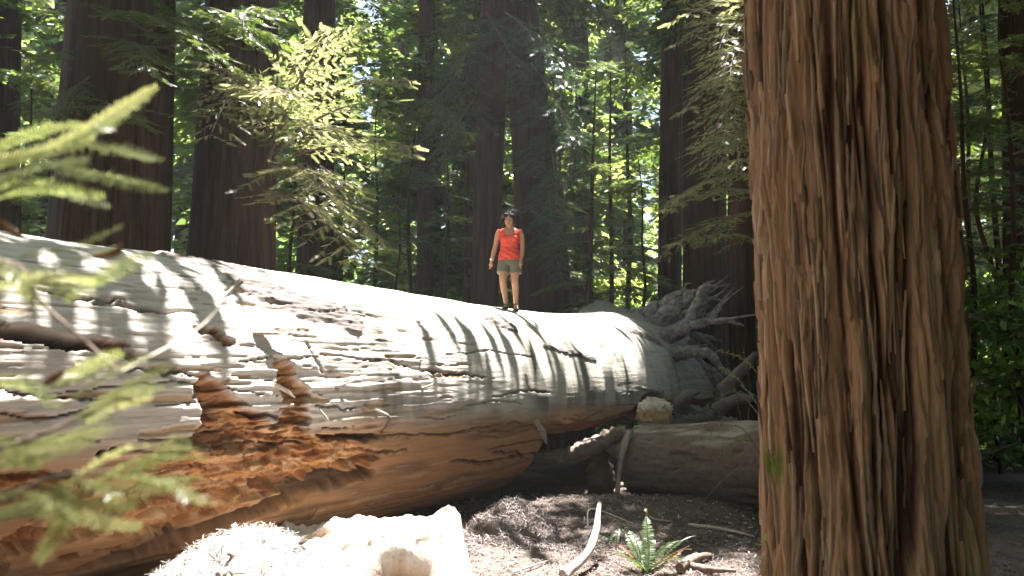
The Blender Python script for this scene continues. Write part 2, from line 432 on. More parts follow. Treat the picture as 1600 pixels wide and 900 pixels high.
    shade_algae = np.maximum(shade_algae, .35 * streaks(640, 820, 2.0, 36, 0, 0)); shade_algae = np.maximum(shade_algae, .9 * streaks(1020, 1060, 1.6, 38, 0, 0))
    C = mixc(C, (.07, .075, .05), shade_algae * .75)
    gr = sst(-.25, .15, S) * sst(-5.0, -1.5, T) * sst(-.1, .3, nz(.5, 1, 39))
    C = mixc(C, (.30, .30, .20), gr * .55 * (1 - shade_algae))
    rc = nz(2.0, 9, 41, 4)
    rotc = mixc(np.broadcast_to(np.array([.42, .19, .07]), C.shape), (.20, .075, .03), sst(-.15, .35, rc))
    rotc = mixc(rotc, (.56, .36, .19), sst(.15, .45, -rc) * .7)
    rotc = mixc(rotc, (.60, .40, .22), sst(.55, .8, wc2) * .55); rotc = mixc(rotc, (.20, .085, .04), sst(.6, .9, wc) * .6)
    C = C * (1 - rot[..., None]) + rotc * rot[..., None]
    C = mixc(C, (.42, .27, .15), flk * .75 * (1 - rot))
    C = mixc(C, (.22, .115, .07), brk); C = mixc(C, (.38, .20, .11), brk * sst(-.1, .3, nz(1, 8, 43)) * .8)
    C = mixc(C, (.06, .035, .02), dark * .85)
    # dark bark rags left on the upper side
    bk = np.maximum.reduce([blob([(385, 442), (440, 462), (545, 498)], .20), .9 * blob([(270, 405), (400, 430)], .16), .75 * blob([(760, 500), (800, 512)], .12), .8 * blob([(975, 515), (1030, 535)], .12), .7 * blob([(850, 540), (930, 560)], .06)])
    bkm = sst(.30, .52, bk + .28 * nz(2.5, 8, 45, 4))
    C = mixc(C, (.10, .08, .075), bkm * .9); h += bkm * (.02 + .02 * nz(6, 30, 46, 2))
    C = mixc(C, (.30, .275, .255), sst(3.2, 4.8, T) * .85 * (1 - brk))
    r = RR + h
    V = np.stack([T, -r * np.cos(TH), log_zc(T) + r * np.sin(TH)], -1)
    F = grid_faces(NT, len(th1), True)
    V2 = V.reshape(-1, 3); n0 = len(V2); nth = len(th1)
    # end faces
    cen = []
    for row, tt, dd in ((0, t1[0], .1), (NT - 1, t1[-1], -.45)):
        cen.append([tt + dd, 0, float(log_zc(tt))])
    V2 = np.concatenate([V2, cen]); j = np.arange(nth); j2 = (j + 1) % nth
    Tf = np.concatenate([np.stack([j, j2, j * 0 + n0], 1), np.stack([(NT - 1) * nth + j2, (NT - 1) * nth + j, j * 0 + n0 + 1], 1)])
    Cc = np.concatenate([C.reshape(-1, 3), [[.2, .12, .08], [.1, .07, .05]]])
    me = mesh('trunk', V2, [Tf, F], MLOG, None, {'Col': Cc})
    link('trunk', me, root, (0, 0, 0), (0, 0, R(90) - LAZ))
    surf = (t1, th1, r)
    return root, surf
LOG, SURF = build_log()
def log_surf(t, th, lift=0.0):
    """point on the built surface of the fallen log"""
    i = int(np.clip(np.searchsorted(SURF[0], t), 0, len(SURF[0]) - 1)); j = int(np.argmin(np.abs(SURF[1] - th)))
    r = SURF[2][i, j] + lift
    return LA + LD * t + LN * r * math.cos(th) + np.array([0, 0, float(log_zc(t)) + r * math.sin(th)])
LOG0 = np.array(LOG.location)

def log_roots():
    # pixel x, pixel y, offset in metres from the plane of the root plate; radius
    yb = 17.6
    def rp(l): return [at(x, y, yb + o) - LOG0 for x, y, o in l]
    spec = [
        ([(960, 520, .5), (1005, 493, .1), (1045, 472, -.1), (1074, 453, -.2)], [.42, .26, .13, .03]),
        ([(985, 530, .3), (1040, 500, -.2), (1068, 472, -.3), (1083, 446, -.3)], [.40, .27, .14, .05]),
        ([(1000, 545, .0), (1068, 512, -.5), (1083, 482, -.6), (1098, 455, -.6), (1116, 437, -.5)], [.36, .20, .12, .08, .015]),
        ([(1030, 520, .4), (1078, 494, .5), (1096, 464, .5), (1107, 443, .5)], [.3, .16, .08, .02]),
        ([(1060, 500, .6), (1098, 468, .7), (1126, 464, .7)], [.2, .06, .03]),
        ([(1000, 560, -.2), (1054, 520, -.7), (1090, 504, -.9), (1128, 503, -1.0), (1160, 513, -1.0)], [.36, .20, .13, .085, .02]),
        ([(1086, 505, -.9), (1110, 495, -.8), (1128, 485, -.8)], [.10, .065, .03]),
        ([(1000, 575, -.3), (1055, 547, -.9), (1086, 549, -1.1), (1116, 560, -1.3), (1152, 592, -1.4)], [.34, .20, .14, .11, .05]),
        ([(1060, 560, .4), (1110, 590, .2), (1130, 640, .0)], [.36, .24, .16]),
        ([(1020, 585, .3), (1060, 620, .3), (1085, 665, .2)], [.4, .28, .2]),
        ([(1050, 515, .8), (1094, 522, .9), (1120, 532, 1.0)], [.25, .11, .04]),
        ([(1062, 512, .2), (1094, 489, .3), (1106, 480, .3)], [.16, .06, .015]),
        ([(1020, 510, .8), (1058, 470, .9), (1088, 450, 1.0)], [.3, .13, .03]),
        ([(1080, 540, .0), (1100, 534, -.2), (1116, 540, -.3)], [.16, .07, .02]),
        ([(1088, 476, -.6), (1104, 470, -.5), (1112, 458, -.5)], [.06, .035, .01]),
    ]
    for k, (l, rad) in enumerate(spec):
        b = MB(); P = spline(rp(l), 60); u_ = np.linspace(0, 1, 60)[:, None]
        P = P + .20 * np.stack([fbm(P * 1.6, 70 + k + 9 * q, 4) for q in range(3)], -1) * np.minimum(1, u_ * 3); b.tube(P, [q * .72 for q in rad], 22, None, rough=.32, seed=60 + k); b.obj('root', MROOT, LOG)
    rl = np.random.default_rng(66)
    for k in range(26):
        l, rad = spec[k % len(spec)]; P = spline(rp(l), 30); i = int(rl.uniform(8, 27)); p = P[i]; d = P[i] - P[i - 3]; d /= np.linalg.norm(d); d = d + rl.normal(size=3) * .55 + np.array([.25, -.2, 0]); L_ = rl.uniform(.25, .8)
        Q = [p, p + d * L_ * .5 + rl.normal(size=3) * .06, p + d * L_ + rl.normal(size=3) * .12]; b = MB(); b.tube(Q, [rl.uniform(.02, .05), .018, .004], 7, 14, rough=.5, seed=k); b.obj('rootlet', MROOT, LOG)
log_roots()
def log_extras():
    # loose splinters standing off the shell
    for (x0, y0, x1, y1, w_) in ((350, 462, 377, 437, .012), (318, 640, 325, 598, .03), (835, 655, 848, 690, .05), (590, 640, 604, 652, .02),
                                 (430, 600, 470, 620, .03), (660, 606, 670, 600, .02), (1000, 606, 1030, 614, .05), (505, 640, 515, 668, .015), (395, 520, 440, 528, .03), (540, 600, 560, 590, .02)):
        a = log_px(x0, y0); b_ = log_px(x1, y1); b = MB()
        p0 = log_surf(*a, lift=.0) - LOG0; p1 = log_surf(*b_, lift=.07) - LOG0
        b.tube([p0, .5 * (p0 + p1) + LN * .02, p1], [w_, w_ * 1.1, w_ * .3], 6, 8, rough=.5, seed=x0, flat=.5, c=np.array([.42, .36, .30]))
        b.obj('splinter', MWOOD, LOG, False, 'Col')
log_extras()

# ------------------------------------------------------------------ smaller dead wood
def lump(name, parent, cen, size, mat, cfun, seed, rough=.22, res=(70, 40), freq=2.2, rotz=0.0, squash=None):
    """a closed weathered lump, deformed by noise"""
    nu, nv = res
    ph = np.linspace(1e-3, math.pi - 1e-3, nv); th = np.linspace(0, 2 * math.pi, nu, endpoint=False)
    PH, TH = np.meshgrid(ph, th, indexing='ij')
    D = np.stack([np.sin(PH) * np.cos(TH), np.sin(PH) * np.sin(TH), np.cos(PH)], -1)
    D = np.sign(D) * np.abs(D) ** .8
    n = fbm(D * freq, seed, 5, .55) + .35 * np.abs(fbm(D * freq * 2.3, seed + 3, 3))
    V = D * np.asarray(size) * (1 + rough * 2 * n)[..., None]
    if squash is not None: V = squash(V)
    C = cfun(V, n)
    ca, sa = math.cos(rotz), math.sin(rotz)
    V = np.stack([V[..., 0] * ca - V[..., 1] * sa, V[..., 0] * sa + V[..., 1] * ca, V[..., 2]], -1) + np.asarray(cen)
    return link(name, mesh(name, V, grid_faces(nv, nu, True), mat, None, {'Col': C.reshape(-1, 3)}), parent)
def two_tone(a, b, k=1.0, th=(-.2, .3)):
    a = np.asarray(a); b = np.asarray(b)
    return lambda V, n: mixc(np.broadcast_to(a, V.shape), b, sst(th[0], th[1], n * k))

def needles_on(mb, pts, nrm, rg, L=(.03, .09), wd=.0022, stand=.35):
    """scatter dry needles and stalks lying on points"""
    n = len(pts)
    a = rg.normal(size=(n, 3)); nr = np.asarray(nrm)
    a -= nr * (np.sum(a * nr, 1) * (1 - stand))[:, None]; a /= np.linalg.norm(a, axis=1)[:, None]
    l = rg.uniform(*L, n)[:, None]; sd_ = np.cross(a, nr + rg.normal(size=(n, 3)) * .3); sd_ /= np.linalg.norm(sd_, axis=1)[:, None] + 1e-9
    w_ = wd * rg.uniform(.6, 1.7, n)[:, None]
    lift = nr * rg.uniform(.0, .018, n)[:, None]; p = pts + lift
    bend = nr * (l * rg.uniform(-.05, .22, n)[:, None])
    V = np.stack([p - a * l * .5 - sd_ * w_, p - a * l * .5 + sd_ * w_, p + bend + sd_ * w_, p + bend - sd_ * w_, p + a * l * .5], 1)
    b = np.arange(n)[:, None] * 5
    mb.add(V.reshape(-1, 3), np.concatenate([b + [3, 2, 4]]), np.concatenate([b + [0, 1, 2, 3]]), 0, np.repeat(rg.uniform(0, 1, n) ** 1.3, 5))

# second log crossing under the root end
def second_log():
    a = np.array([1.72, 12.1, .50]); b = np.array([4.6, 9.2, .62])
    ax = (b - a) / np.linalg.norm(b - a); L = np.linalg.norm(b - a) + .0
    root = thing('broken_log', (a[0], a[1], 0), 'dark broken log lying under the root end, behind the large foreground trunk', 'log')
    nt_, nth = 260, 150
    t1 = np.linspace(0, L, nt_); th = np.linspace(0, 2 * math.pi, nth, endpoint=False); T, TH = np.meshgrid(t1, th, indexing='ij')
    r0 = np.interp(T, [0, .4, 1.4, L], [.50, .47, .52, .60])
    c = .5 * np.cos(TH); s = .5 * np.sin(TH)
    def nz(u, v, sd_, o=3): return fbm(np.stack([T * u, c * v, s * v], -1), sd_, o)
    h = .05 * nz(.8, 1.2, 80) + .02 * nz(1.3, 12, 81, 4) + .012 * nz(5, 22, 83, 2)
    h -= .05 * sst(.2, .3, nz(1.5, 6, 84, 3)) 
    h -= .10 * sst(.35, .0, T) * np.abs(nz(3, 6, 85))
    r = r0 + h
    up = np.array([0, 0, 1.]); side = np.cross(ax, up)
    jag = (.16 * nz(1, 7, 86, 3))[0]
    P = a + T[..., None] * ax; P[0] = P[0] + jag[:, None] * ax
    V = P + r[..., None] * (np.cos(TH)[..., None] * side + np.sin(TH)[..., None] * up) - np.array([a[0], a[1], 0])
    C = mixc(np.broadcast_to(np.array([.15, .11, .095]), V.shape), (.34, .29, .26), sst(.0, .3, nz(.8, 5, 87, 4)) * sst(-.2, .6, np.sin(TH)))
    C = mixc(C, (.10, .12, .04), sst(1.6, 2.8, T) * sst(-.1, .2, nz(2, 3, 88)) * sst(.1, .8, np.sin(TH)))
    n0 = nt_ * nth; V2 = np.concatenate([V.reshape(-1, 3), [[0, 0, .5] + ax * .25, b - [a[0], a[1], 0]]])
    j = np.arange(nth); j2 = (j + 1) % nth
    Tf = np.concatenate([np.stack([j, j2, 0 * j + n0], 1), np.stack([(nt_ - 1) * nth + j2, (nt_ - 1) * nth + j, 0 * j + n0 + 1], 1)])
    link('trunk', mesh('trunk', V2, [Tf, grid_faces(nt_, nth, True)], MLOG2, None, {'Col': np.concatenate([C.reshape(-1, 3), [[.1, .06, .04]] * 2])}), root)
    o0 = np.array([a[0], a[1], 0])
    for k, (l, rad) in enumerate([([(985, 672, 11.72), (974, 700, 11.6), (967, 745, 11.55), (963, 782, 11.5)], [.05, .045, .03, .035])]):
        m = MB(); m.tube([at(x, y, d) - o0 for x, y, d in l], rad, 9, 22, rough=1.3, seed=90 + k, flat=.5, c=np.array([.26, .22, .19])); m.obj('splinter', MWOOD, root, True, 'Col')
second_log()

def dead_wood():
    pal = two_tone((.50, .455, .40), (.24, .18, .13), 1, (.10, .45))
    # broken shard between the two logs
    o = at(912, 712, 12.3)
    t = thing('broken_shard', (o[0], o[1], 0), 'broken dark wood shard propped between the giant log and the lower log', 'wood')
    m = MB(); z0 = np.array([o[0], o[1], 0])
    def q(x, y, d): return at(x, y, d) - z0
    m.tube([q(852, 712, 12.3), q(885, 712, 12.25), q(925, 698, 12.2), q(955, 682, 12.15), q(980, 672, 12.1)], [.08, .13, .15, .13, .08], 26, 70, rough=.7, seed=101, flat=.8, c=np.array([.17, .135, .115])); m.obj('shard', MWOOD, t, True, 'Col')
    m = MB(); m.tube([q(905, 690, 12.1), q(935, 682, 12.1), q(962, 670, 12.1)], [.02, .04, .02], 8, 24, rough=1.5, seed=102, flat=.35, c=np.array([.30, .26, .23])); m.obj('splinter', MWOOD, t, True, 'Col')
    # prop below it so that it stands on the ground
    m = MB(); m.tube([q(930, 700, 12.25), q(938, 740, 12.3), q(945, 790, 12.35)], [.13, .16, .20], 18, 30, rough=1.0, seed=103, c=np.array([.10, .068, .05])); m.obj('post', MWOOD, t, True, 'Col')
    # lit block of wood on the lower log
    o = at(1022, 648, 12.6)
    t = thing('wood_block', (o[0], o[1], 0), 'sunlit pale block of rotten wood resting behind the lower log, below the roots', 'wood')
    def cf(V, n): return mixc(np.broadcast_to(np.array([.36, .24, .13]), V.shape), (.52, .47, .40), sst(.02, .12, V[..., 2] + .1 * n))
    lump('block', t, at(1022, 646, 12.6) - np.array([o[0], o[1], 0]), (.23, .22, .20), MWOOD, cf, 111, .22, (90, 60), 2.5)
    lump('base', t, (0.05, .1, .38), (.4, .3, .46), MWOOD, two_tone((.12, .085, .07), (.22, .16, .12)), 113, .2)
    # dark root mass behind
    o = at(1085, 640, 14.6)
    t = thing('uprooted_stump', (o[0], o[1], 0), 'dark bluish uprooted stump in shade under the pale roots', 'stump')
    lump('stump', t, (0, 0, .4), (.7, .6, .6), MWOOD, two_tone((.06, .05, .048), (.14, .12, .115)), 121, .35, (110, 70), 2.4)
    for k, (l, rad) in enumerate([([(1130, 610, 14.0), (1158, 580, 13.8), (1182, 553, 13.6)], [.13, .10, .06]), ([(1060, 640, 14.4), (1072, 620, 14.2), (1092, 612, 14.2)], [.14, .10, .03]), ([(1120, 640, 14), (1150, 625, 13.7), (1180, 622, 13.5)], [.12, .09, .06])]):
        m = MB(); m.tube([at(x, y, d) - np.array([o[0], o[1], 0]) for x, y, d in l], rad, 10, 20, rough=.6, seed=124 + k, c=np.array([.12, .105, .10])); m.obj('root', MWOOD, t, True, 'Col')
dead_wood()

def bleached_slab():
    """the blown-out weathered piece at the foot of the log"""
    o = np.array([-1.0, 7.35, 0])
    t = thing('bleached_stump', o, 'sun bleached weathered stump piece with a hollow front at the foot of the giant log', 'stump')
    nu, nv = 260, 120
    u = np.linspace(0, 1, nu); v = np.linspace(0, 1, nv); U, Vv = np.meshgrid(u, v, indexing='ij')
    # top edge runs from left to the peak on the right, the face falls towards the camera
    X = -1.15 + 1.72 * U
    ridge = np.interp(U, [0, .15, .3, .55, .70, .82, .90, .96, 1], [.22, .40, .36, .44, .40, .43, .47, .40, -.05])
    n1 = fbm(np.stack([X * 2, Vv * 2, 0 * X], -1), 131, 4); n2 = fbm(np.stack([X * 4, Vv * 14, 0 * X], -1), 132, 4); n3 = fbm(np.stack([X * 16, Vv * 16, 0 * X], -1), 133, 3)
    prof = np.interp(Vv, [0, .10, .18, .30, .6, 1], [-.5, .35, 1.0, .97, .55, -.25])
    Y = .55 - 1.25 * Vv + .08 * n1 + .18 * (U - .5)
    stp = 5 * (Vv + .25 * n1); stp = (np.floor(stp) + sst(.6, .95, stp - np.floor(stp))) / 5 - Vv - .25 * n1
    Z = ridge * prof + .14 * n1 * (prof > .2) + .06 * n2 + .035 * n3 - .25 * stp * (prof > .2)
    hollow = np.exp(-((U - .72) / .13) ** 2 - ((Vv - .74) / .16) ** 2); Z = Z - .30 * sst(.30, .8, hollow + .1 * n3)
    notch = np.exp(-((U - .85) / .05) ** 2 - ((Vv - .30) / .03) ** 2) + np.exp(-((U - .30) / .10) ** 2 - ((Vv - .36) / .03) ** 2); Z = Z - .06 * sst(.3, .6, notch)
    X = X + .22 * Vv * sst(.6, 1, U) + .03 * n2
    C = mixc(np.broadcast_to(np.array([.58, .54, .50]), (*U.shape, 3)), (.40, .34, .28), sst(.1, .4, n2))
    C = mixc(C, (.42, .26, .14), np.clip(sst(.35, .7, hollow) + sst(.3, .6, notch), 0, 1)); C = mixc(C, (.09, .085, .05), sst(.22, .35, n3 * .7 + .35 * np.exp(-((Vv - .5) / .14) ** 2) - .12) * sst(.3, .6, U) * .8 * (1 - sst(.2, .5, hollow)))
    link('body', mesh('body', np.stack([X, Y, Z], -1), grid_faces(nu, nv), MWOOD, None, {'Col': C.reshape(-1, 3)}), t)
    for k, (x0, y0, x1, y1, rd) in enumerate([(470, 815, 481, 786, .012), (482, 812, 499, 790, .012), (478, 816, 500, 803, .008), (425, 812, 432, 796, .006)]):
        m = MB(); p0 = at(x0, y0, 7.9) - o; p1 = at(x1, y1, 7.85) - o; m.tube([p0, (p0 + p1) / 2 + [.01, 0, 0], p1], [rd, rd, rd * .3], 6, 6, c=np.array([.5, .42, .33]) if k != 1 else np.array([.42, .22, .12])); m.obj('splinter', MWOOD, t, False, 'Col')
bleached_slab()

def needle_mound():
    o = np.array([-.05, 8.95, 0]); rg = np.random.default_rng(141)
    t = thing('needle_mound', o, 'root hummock draped in dry needles with a dark hollow, beside the bleached stump', 'mound')
    nu, nv = 160, 120
    x = np.linspace(-.62, .62, nu); y = np.linspace(-1.0, .75, nv); X, Y = np.meshgrid(x, y, indexing='ij')
    n = fbm(np.stack([X * 3, Y * 3, 0 * X], -1), 142, 4)
    Z = .40 * np.exp(-((X - .05 - .15 * Y) / .40) ** 2 - ((Y - .1) / .42) ** 2) + .22 * np.exp(-((X + .25) / .25) ** 2 - ((Y + .5) / .35) ** 2) + .07 * n - .03
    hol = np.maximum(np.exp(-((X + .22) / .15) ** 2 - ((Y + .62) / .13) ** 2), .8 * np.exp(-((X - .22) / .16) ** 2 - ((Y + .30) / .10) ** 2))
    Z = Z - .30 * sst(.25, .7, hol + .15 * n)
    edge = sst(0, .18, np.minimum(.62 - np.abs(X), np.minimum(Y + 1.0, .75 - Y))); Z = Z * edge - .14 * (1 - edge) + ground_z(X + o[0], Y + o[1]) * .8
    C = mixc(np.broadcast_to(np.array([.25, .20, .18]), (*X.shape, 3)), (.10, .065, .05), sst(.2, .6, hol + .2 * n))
    V = np.stack([X, Y, Z], -1)
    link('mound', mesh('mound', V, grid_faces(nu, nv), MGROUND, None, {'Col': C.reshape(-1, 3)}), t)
    gx = np.gradient(Z, x, axis=0); gy = np.gradient(Z, y, axis=1); Nn = np.stack([-gx, -gy, 1 + 0 * gx], -1); Nn /= np.linalg.norm(Nn, axis=-1)[..., None]
    k = rg.integers(0, nu * nv, 9000); keep = hol.ravel()[k] + .2 * n.ravel()[k] < .45; k = k[keep]
    m = MB(); needles_on(m, V.reshape(-1, 3)[k] + rg.normal(size=(len(k), 3)) * [.008, .008, .003], Nn.reshape(-1, 3)[k], rg, (.05, .17), .0028, .25)
    tag(m.obj('needle_litter', MLITTER, t, False), kind='stuff')
needle_mound()

def litter():
    rg = np.random.default_rng(151); n = 60000; nb_ = 14000
    x = rg.uniform(-3.6, 4.2, n); y = 5.2 + rg.beta(1.3, 1.2, n) * 8
    x = np.concatenate([x, rg.uniform(3.4, 9, nb_)]); y = np.concatenate([y, rg.uniform(6.5, 14, nb_)])
    z = ground_z(x, y)
    e = .02; gx = (ground_z(x + e, y) - z) / e; gy = (ground_z(x, y + e) - z) / e
    Nn = np.stack([-gx, -gy, 1 + 0 * gx], -1); Nn /= np.linalg.norm(Nn, axis=1)[:, None]
    m = MB(); needles_on(m, np.stack([x, y, z], -1), Nn, rg, (.03, .13), .0026, .2)
    tag(m.obj('needle_litter', MLITTER, None, False), 'dry brown needle litter strewn over the forest floor', 'litter', kind='stuff')
    k_ = 2200; xb = rg.normal(-1.75, .6, k_); yb = rg.normal(6.1, .55, k_); zb = ground_z(xb, yb); m = MB(); needles_on(m, np.stack([xb, yb, zb], -1), np.tile([0, 0, 1.], (k_, 1)), rg, (.02, .12), .0016, .3)
    tag(m.obj('wood_fibres', MPALE, None, False), 'pale splintered wood fibres heaped on the bank beside the bleached stump', 'wood fibres', kind='stuff')
    n = 160; m = MB()
    x = np.concatenate([rg.normal(-1.75, .55, n), rg.uniform(-3, 4, 900)]); y = np.concatenate([rg.normal(6.1, .5, n), rg.uniform(7, 12.5, 900)]); n = len(x); z = ground_z(x, y) + .012
    a = rg.uniform(0, 6.28, n); l = .008 + .035 * rg.uniform(0, 1, n) ** 3; w_ = l * rg.uniform(.15, .5, n); tl = rg.normal(0, .35, (n, 2))
    dx = np.stack([np.cos(a), np.sin(a), tl[:, 0]], -1); dy = np.stack([-np.sin(a), np.cos(a), tl[:, 1]], -1); c = np.stack([x, y, z], -1)
    V = np.stack([c - dx * l[:, None] - dy * w_[:, None], c + dx * l[:, None] - dy * w_[:, None] * .4, c + dx * l[:, None] * .8 + dy * w_[:, None], c - dx * l[:, None] * .7 + dy * w_[:, None] * .8], 1)
    top = V + [0, 0, .012]; V8 = np.concatenate([V, top], 1).reshape(-1, 3); b = np.arange(n)[:, None] * 8
    Q = np.concatenate([b + f for f in ([4, 5, 6, 7], [0, 1, 5, 4], [1, 2, 6, 5], [2, 3, 7, 6], [3, 0, 4, 7])])
    col = np.where(rg.uniform(size=(n, 1)) < .85, [[.50, .44, .38]], [[.36, .20, .11]]) * rg.uniform(.6, 1.2, (n, 1))
    m.add(V8, None, Q, 0, np.repeat(col, 8, 0))
    tag(m.obj('wood_chips', MWOOD, None, False, 'Col'), 'rotten wood chips and flakes scattered at the foot of the logs', 'wood chips', kind='stuff')
litter()

# ------------------------------------------------------------------ sticks, ferns and small plants
def stick(label, pts, rad, mat, group=None, side=()):
    o = np.array(pts[0]); t = thing('stick', o, label, 'stick', group)
    m = MB(); m.tube([np.array(p) - o for p in pts], rad, 8, 24, rough=.35, seed=len(label)); m.obj('shaft', mat, t)
    for sp in side:
        m = MB(); m.tube([np.array(p) - o for p in sp], [rad[-1] * .8, rad[-1] * .3], 5, 8); m.obj('twig', mat, t)
def gp(x, y, lift=.02):
    p = ground_at(x, y, .08)
    for _ in range(5): p = ground_at(x, y, float(ground_z(p[0], p[1])) + lift)
    return p
p0 = gp(880, 898, .05)
stick('long curved pale stick leaning up from the litter beside the fern', [p0, at(915, 868, p0[1] + .25), at(930, 835, p0[1] + .5), at(937, 785, p0[1] + .75)], [.045, .035, .032, .02], MSTICK)
stick('thin straight pale stick lying in front of the lower log', [gp(1076, 820, .03), gp(1130, 827, .03), gp(1178, 838, .03)], [.022, .018, .008], MSTICK)
stick('short thick brown stick lying at the bottom beside the foreground trunk', [gp(1078, 884, .03), gp(1110, 890, .04), gp(1150, 892, .03)], [.035, .03, .012], MTWIG)
stick('arched thin twig behind the long curved stick', [gp(918, 822, .02), at(925, 795, 9.9), gp(990, 818, .01)], [.008, .007, .004], MSTICK)
stick('thin grey twig lying behind the fern', [gp(1010, 800, .02), gp(1020, 810, .06), gp(1050, 815, .02)], [.014, .011, .006], MSTICK)
stick('dark mossy branch lying under the brown fronds right of the fern', [gp(1062, 888, .04), gp(1085, 872, .06), gp(1110, 868, .04)], [.04, .04, .025], MTWIG)
stick('slender twig crossing the litter in front of the needle mound', [gp(800, 895, .02), gp(838, 882, .04), gp(862, 874, .02)], [.010, .008, .004], MSTICK)
stick('slender pale twig lying on the debris left of the bleached stump', [gp(340, 898, .03), gp(400, 874, .05), gp(450, 850, .04)], [.016, .014, .006], MSTICK)
stick('forked dead twig standing in front of the dark lower log', [gp(1090, 800, .0), at(1120, 760, 9.9), at(1172, 715, 9.8)], [.008, .006, .003], MTWIG, side=([at(1120, 760, 9.9), at(1132, 735, 9.8)],))

def frond_mesh(L, wid, rg, arch=.5, mat=0):
    m = MB(); n = 26
    s = np.linspace(0, 1, n); P = np.stack([L * s * (1 - .25 * arch * s), .12 * L * s * s * rg.normal(), L * (.75 * s - arch * s * s)], -1)
    m.tube(P, [.006, .002], 4, None, m=0, c=.15, cap=False)
    T = np.gradient(P, axis=0); T /= np.linalg.norm(T, axis=1)[:, None]
    V = []; F = []
    for k in range(2, n):
        for sd_ in (-1, 1):
            l = wid * math.sin(min(1, (s[k] * 1.15 + .06)) * math.pi) ** .6 * rg.uniform(.85, 1.1) if s[k] < .95 else wid * .2
            y = np.array([0, sd_ * 1.0, -.15 + rg.normal() * .12]); b = P[k]; tip = b + y * l + T[k] * l * .25; wdt = T[k] * L / n * .42
            i = len(V); V += [b - wdt, b + wdt, b + y * l * .55 + wdt * 1.0 + T[k] * l * .1, tip, b + y * l * .55 - wdt * .9 + T[k] * l * .1]; F += [[i, i + 1, i + 2], [i, i + 2, i + 4], [i + 4, i + 2, i + 3]]
    m.add(V, F, None, 0, np.repeat(rg.uniform(.2, .9, len(V) // 5), 5)); return m
def fern(label, base, fronds, seed):
    rg = np.random.default_rng(seed); t = thing('sword_fern', base, label, 'fern')
    for az_, tilt, L, dead in fronds:
        L *= .8
        m = frond_mesh(L, L * .11, rg, rg.uniform(.3, .65))
        o = link('frond', m.mesh('frond', MDEAD if dead else MFERN, False), t, (rg.normal() * .02, rg.normal() * .02, 0), (0, -.75 * tilt + .15 * rg.normal() + .05, az_ + .3 * rg.normal()))
        if dead: tag(o, 'brown dead frond')
fb = gp(1010, 895)
fern('green sword fern with brown lower fronds growing from the litter between stick and trunk', fb, [(1.0, .55, .62, 0), (1.35, .5, .7, 0), (1.7, .5, .68, 0), (2.1, .45, .6, 0), (2.6, .3, .55, 0), (.6, .35, .62, 0), (.2, .2, .6, 0), (1.5, .75, .7, 0), (3.0, .15, .5, 1), (-.2, -.1, .55, 1), (.45, .1, .6, 1), (3.6, .1, .45, 0), (-.9, .1, .4, 0), (1.2, .7, .75, 0), (2.0, .1, .55, 1)], 5)
fb2 = gp(958, 850)
fern('small pale fern half hidden behind the curved stick', fb2, [(2.4, .2, .38, 0), (1.7, .3, .35, 0), (3.0, .0, .33, 0), (.9, .2, .3, 0)], 6)
fb3 = gp(1012, 812)
fern('withered brown fern behind the green sword fern', fb3, [(1.4, .5, .35, 1), (2.2, .3, .3, 1), (.6, .3, .32, 1), (1.8, .1, .3, 1)], 8)

def leaf_blade(m, base, d, L, wdt, rg, v=.6, up=np.array([0, 0, 1.])):
    d = np.array(d, float); d /= np.linalg.norm(d); sd_ = np.cross(d, up); sd_ /= np.linalg.norm(sd_) + 1e-9; nn = np.cross(sd_, d)
    V = [base, base + d * L * .45 + sd_ * wdt + nn * .15 * wdt, base + d * L * .45 - nn * .3 * wdt, base + d * L * .45 - sd_ * wdt + nn * .15 * wdt, base + d * L]
    m.add(V, [[0, 1, 2], [0, 2, 3], [1, 4, 2], [2, 4, 3]], None, 0, np.full(5, v))
def sprout():
    o = at(1196, 899, 4.25); rg = np.random.default_rng(9); t = thing('sprout', (o[0], o[1], float(ground_z(o[0], o[1]))), 'small pale green shoot growing beside the base of the large foreground trunk', 'plant')
    b = np.array(t.location); m = MB(); m.tube([b * 0, at(1200, 880, 4.25) - b, at(1196, 845, 4.25) - b], [.006, .003], 5, 8, c=.3); m.obj('stem', MTWIG, t)
    for (x0, y0, x1, y1) in ((1197, 850, 1182, 843), (1198, 852, 1178, 850), (1200, 872, 1180, 874), (1200, 890, 1182, 892), (1198, 846, 1196, 832)):
        m = MB(); p = at(x0, y0, 4.25) - b; q = at(x1, y1, 4.15) - b; leaf_blade(m, p, q - p, np.linalg.norm(q - p), .011, rg, .95); m.obj('leaf', MLEAF_B, t, False)
sprout()
def huckleberry(label, base_px, depth, stems, seed, lstep=1):
    rg = np.random.default_rng(seed); b = at(*base_px, depth); b[2] = float(ground_z(b[0], b[1])); t = thing('leafy_shoot', b, label, 'plant')
    for st in stems:
        P = spline([at(x, y, depth + d_) - b for x, y, d_ in st], 26)
        m = MB(); m.tube(P, [.007, .002], 5, None); m.obj('stem', MTWIG, t)
        m = MB()
        for k in range(8, 26, lstep):
            for _ in range(2):
                d_ = rg.normal(size=3); d_[2] *= .4; leaf_blade(m, P[k] + rg.normal(size=3) * .008, d_, rg.uniform(.025, .055), rg.uniform(.008, .014), rg, rg.uniform(.3, 1))
        tag(m.obj('leaves', MLEAF_B, t, False), kind='stuff')
huckleberry('thin leafy shoot hanging over the lower log beside the foreground trunk', (1200, 800), 9.3, [[(1196, 660, 0), (1150, 612, 0), (1112, 632, .1)], [(1190, 640, 0), (1150, 590, .1), (1122, 572, .2)], [(1195, 690, 0), (1150, 690, -.1), (1122, 715, -.1)], [(1192, 720, 0), (1160, 670, -.2), (1118, 668, -.2), (1108, 700, -.2)], [(1198, 600, 0), (1160, 560, .1), (1120, 548, .3)]], 12)
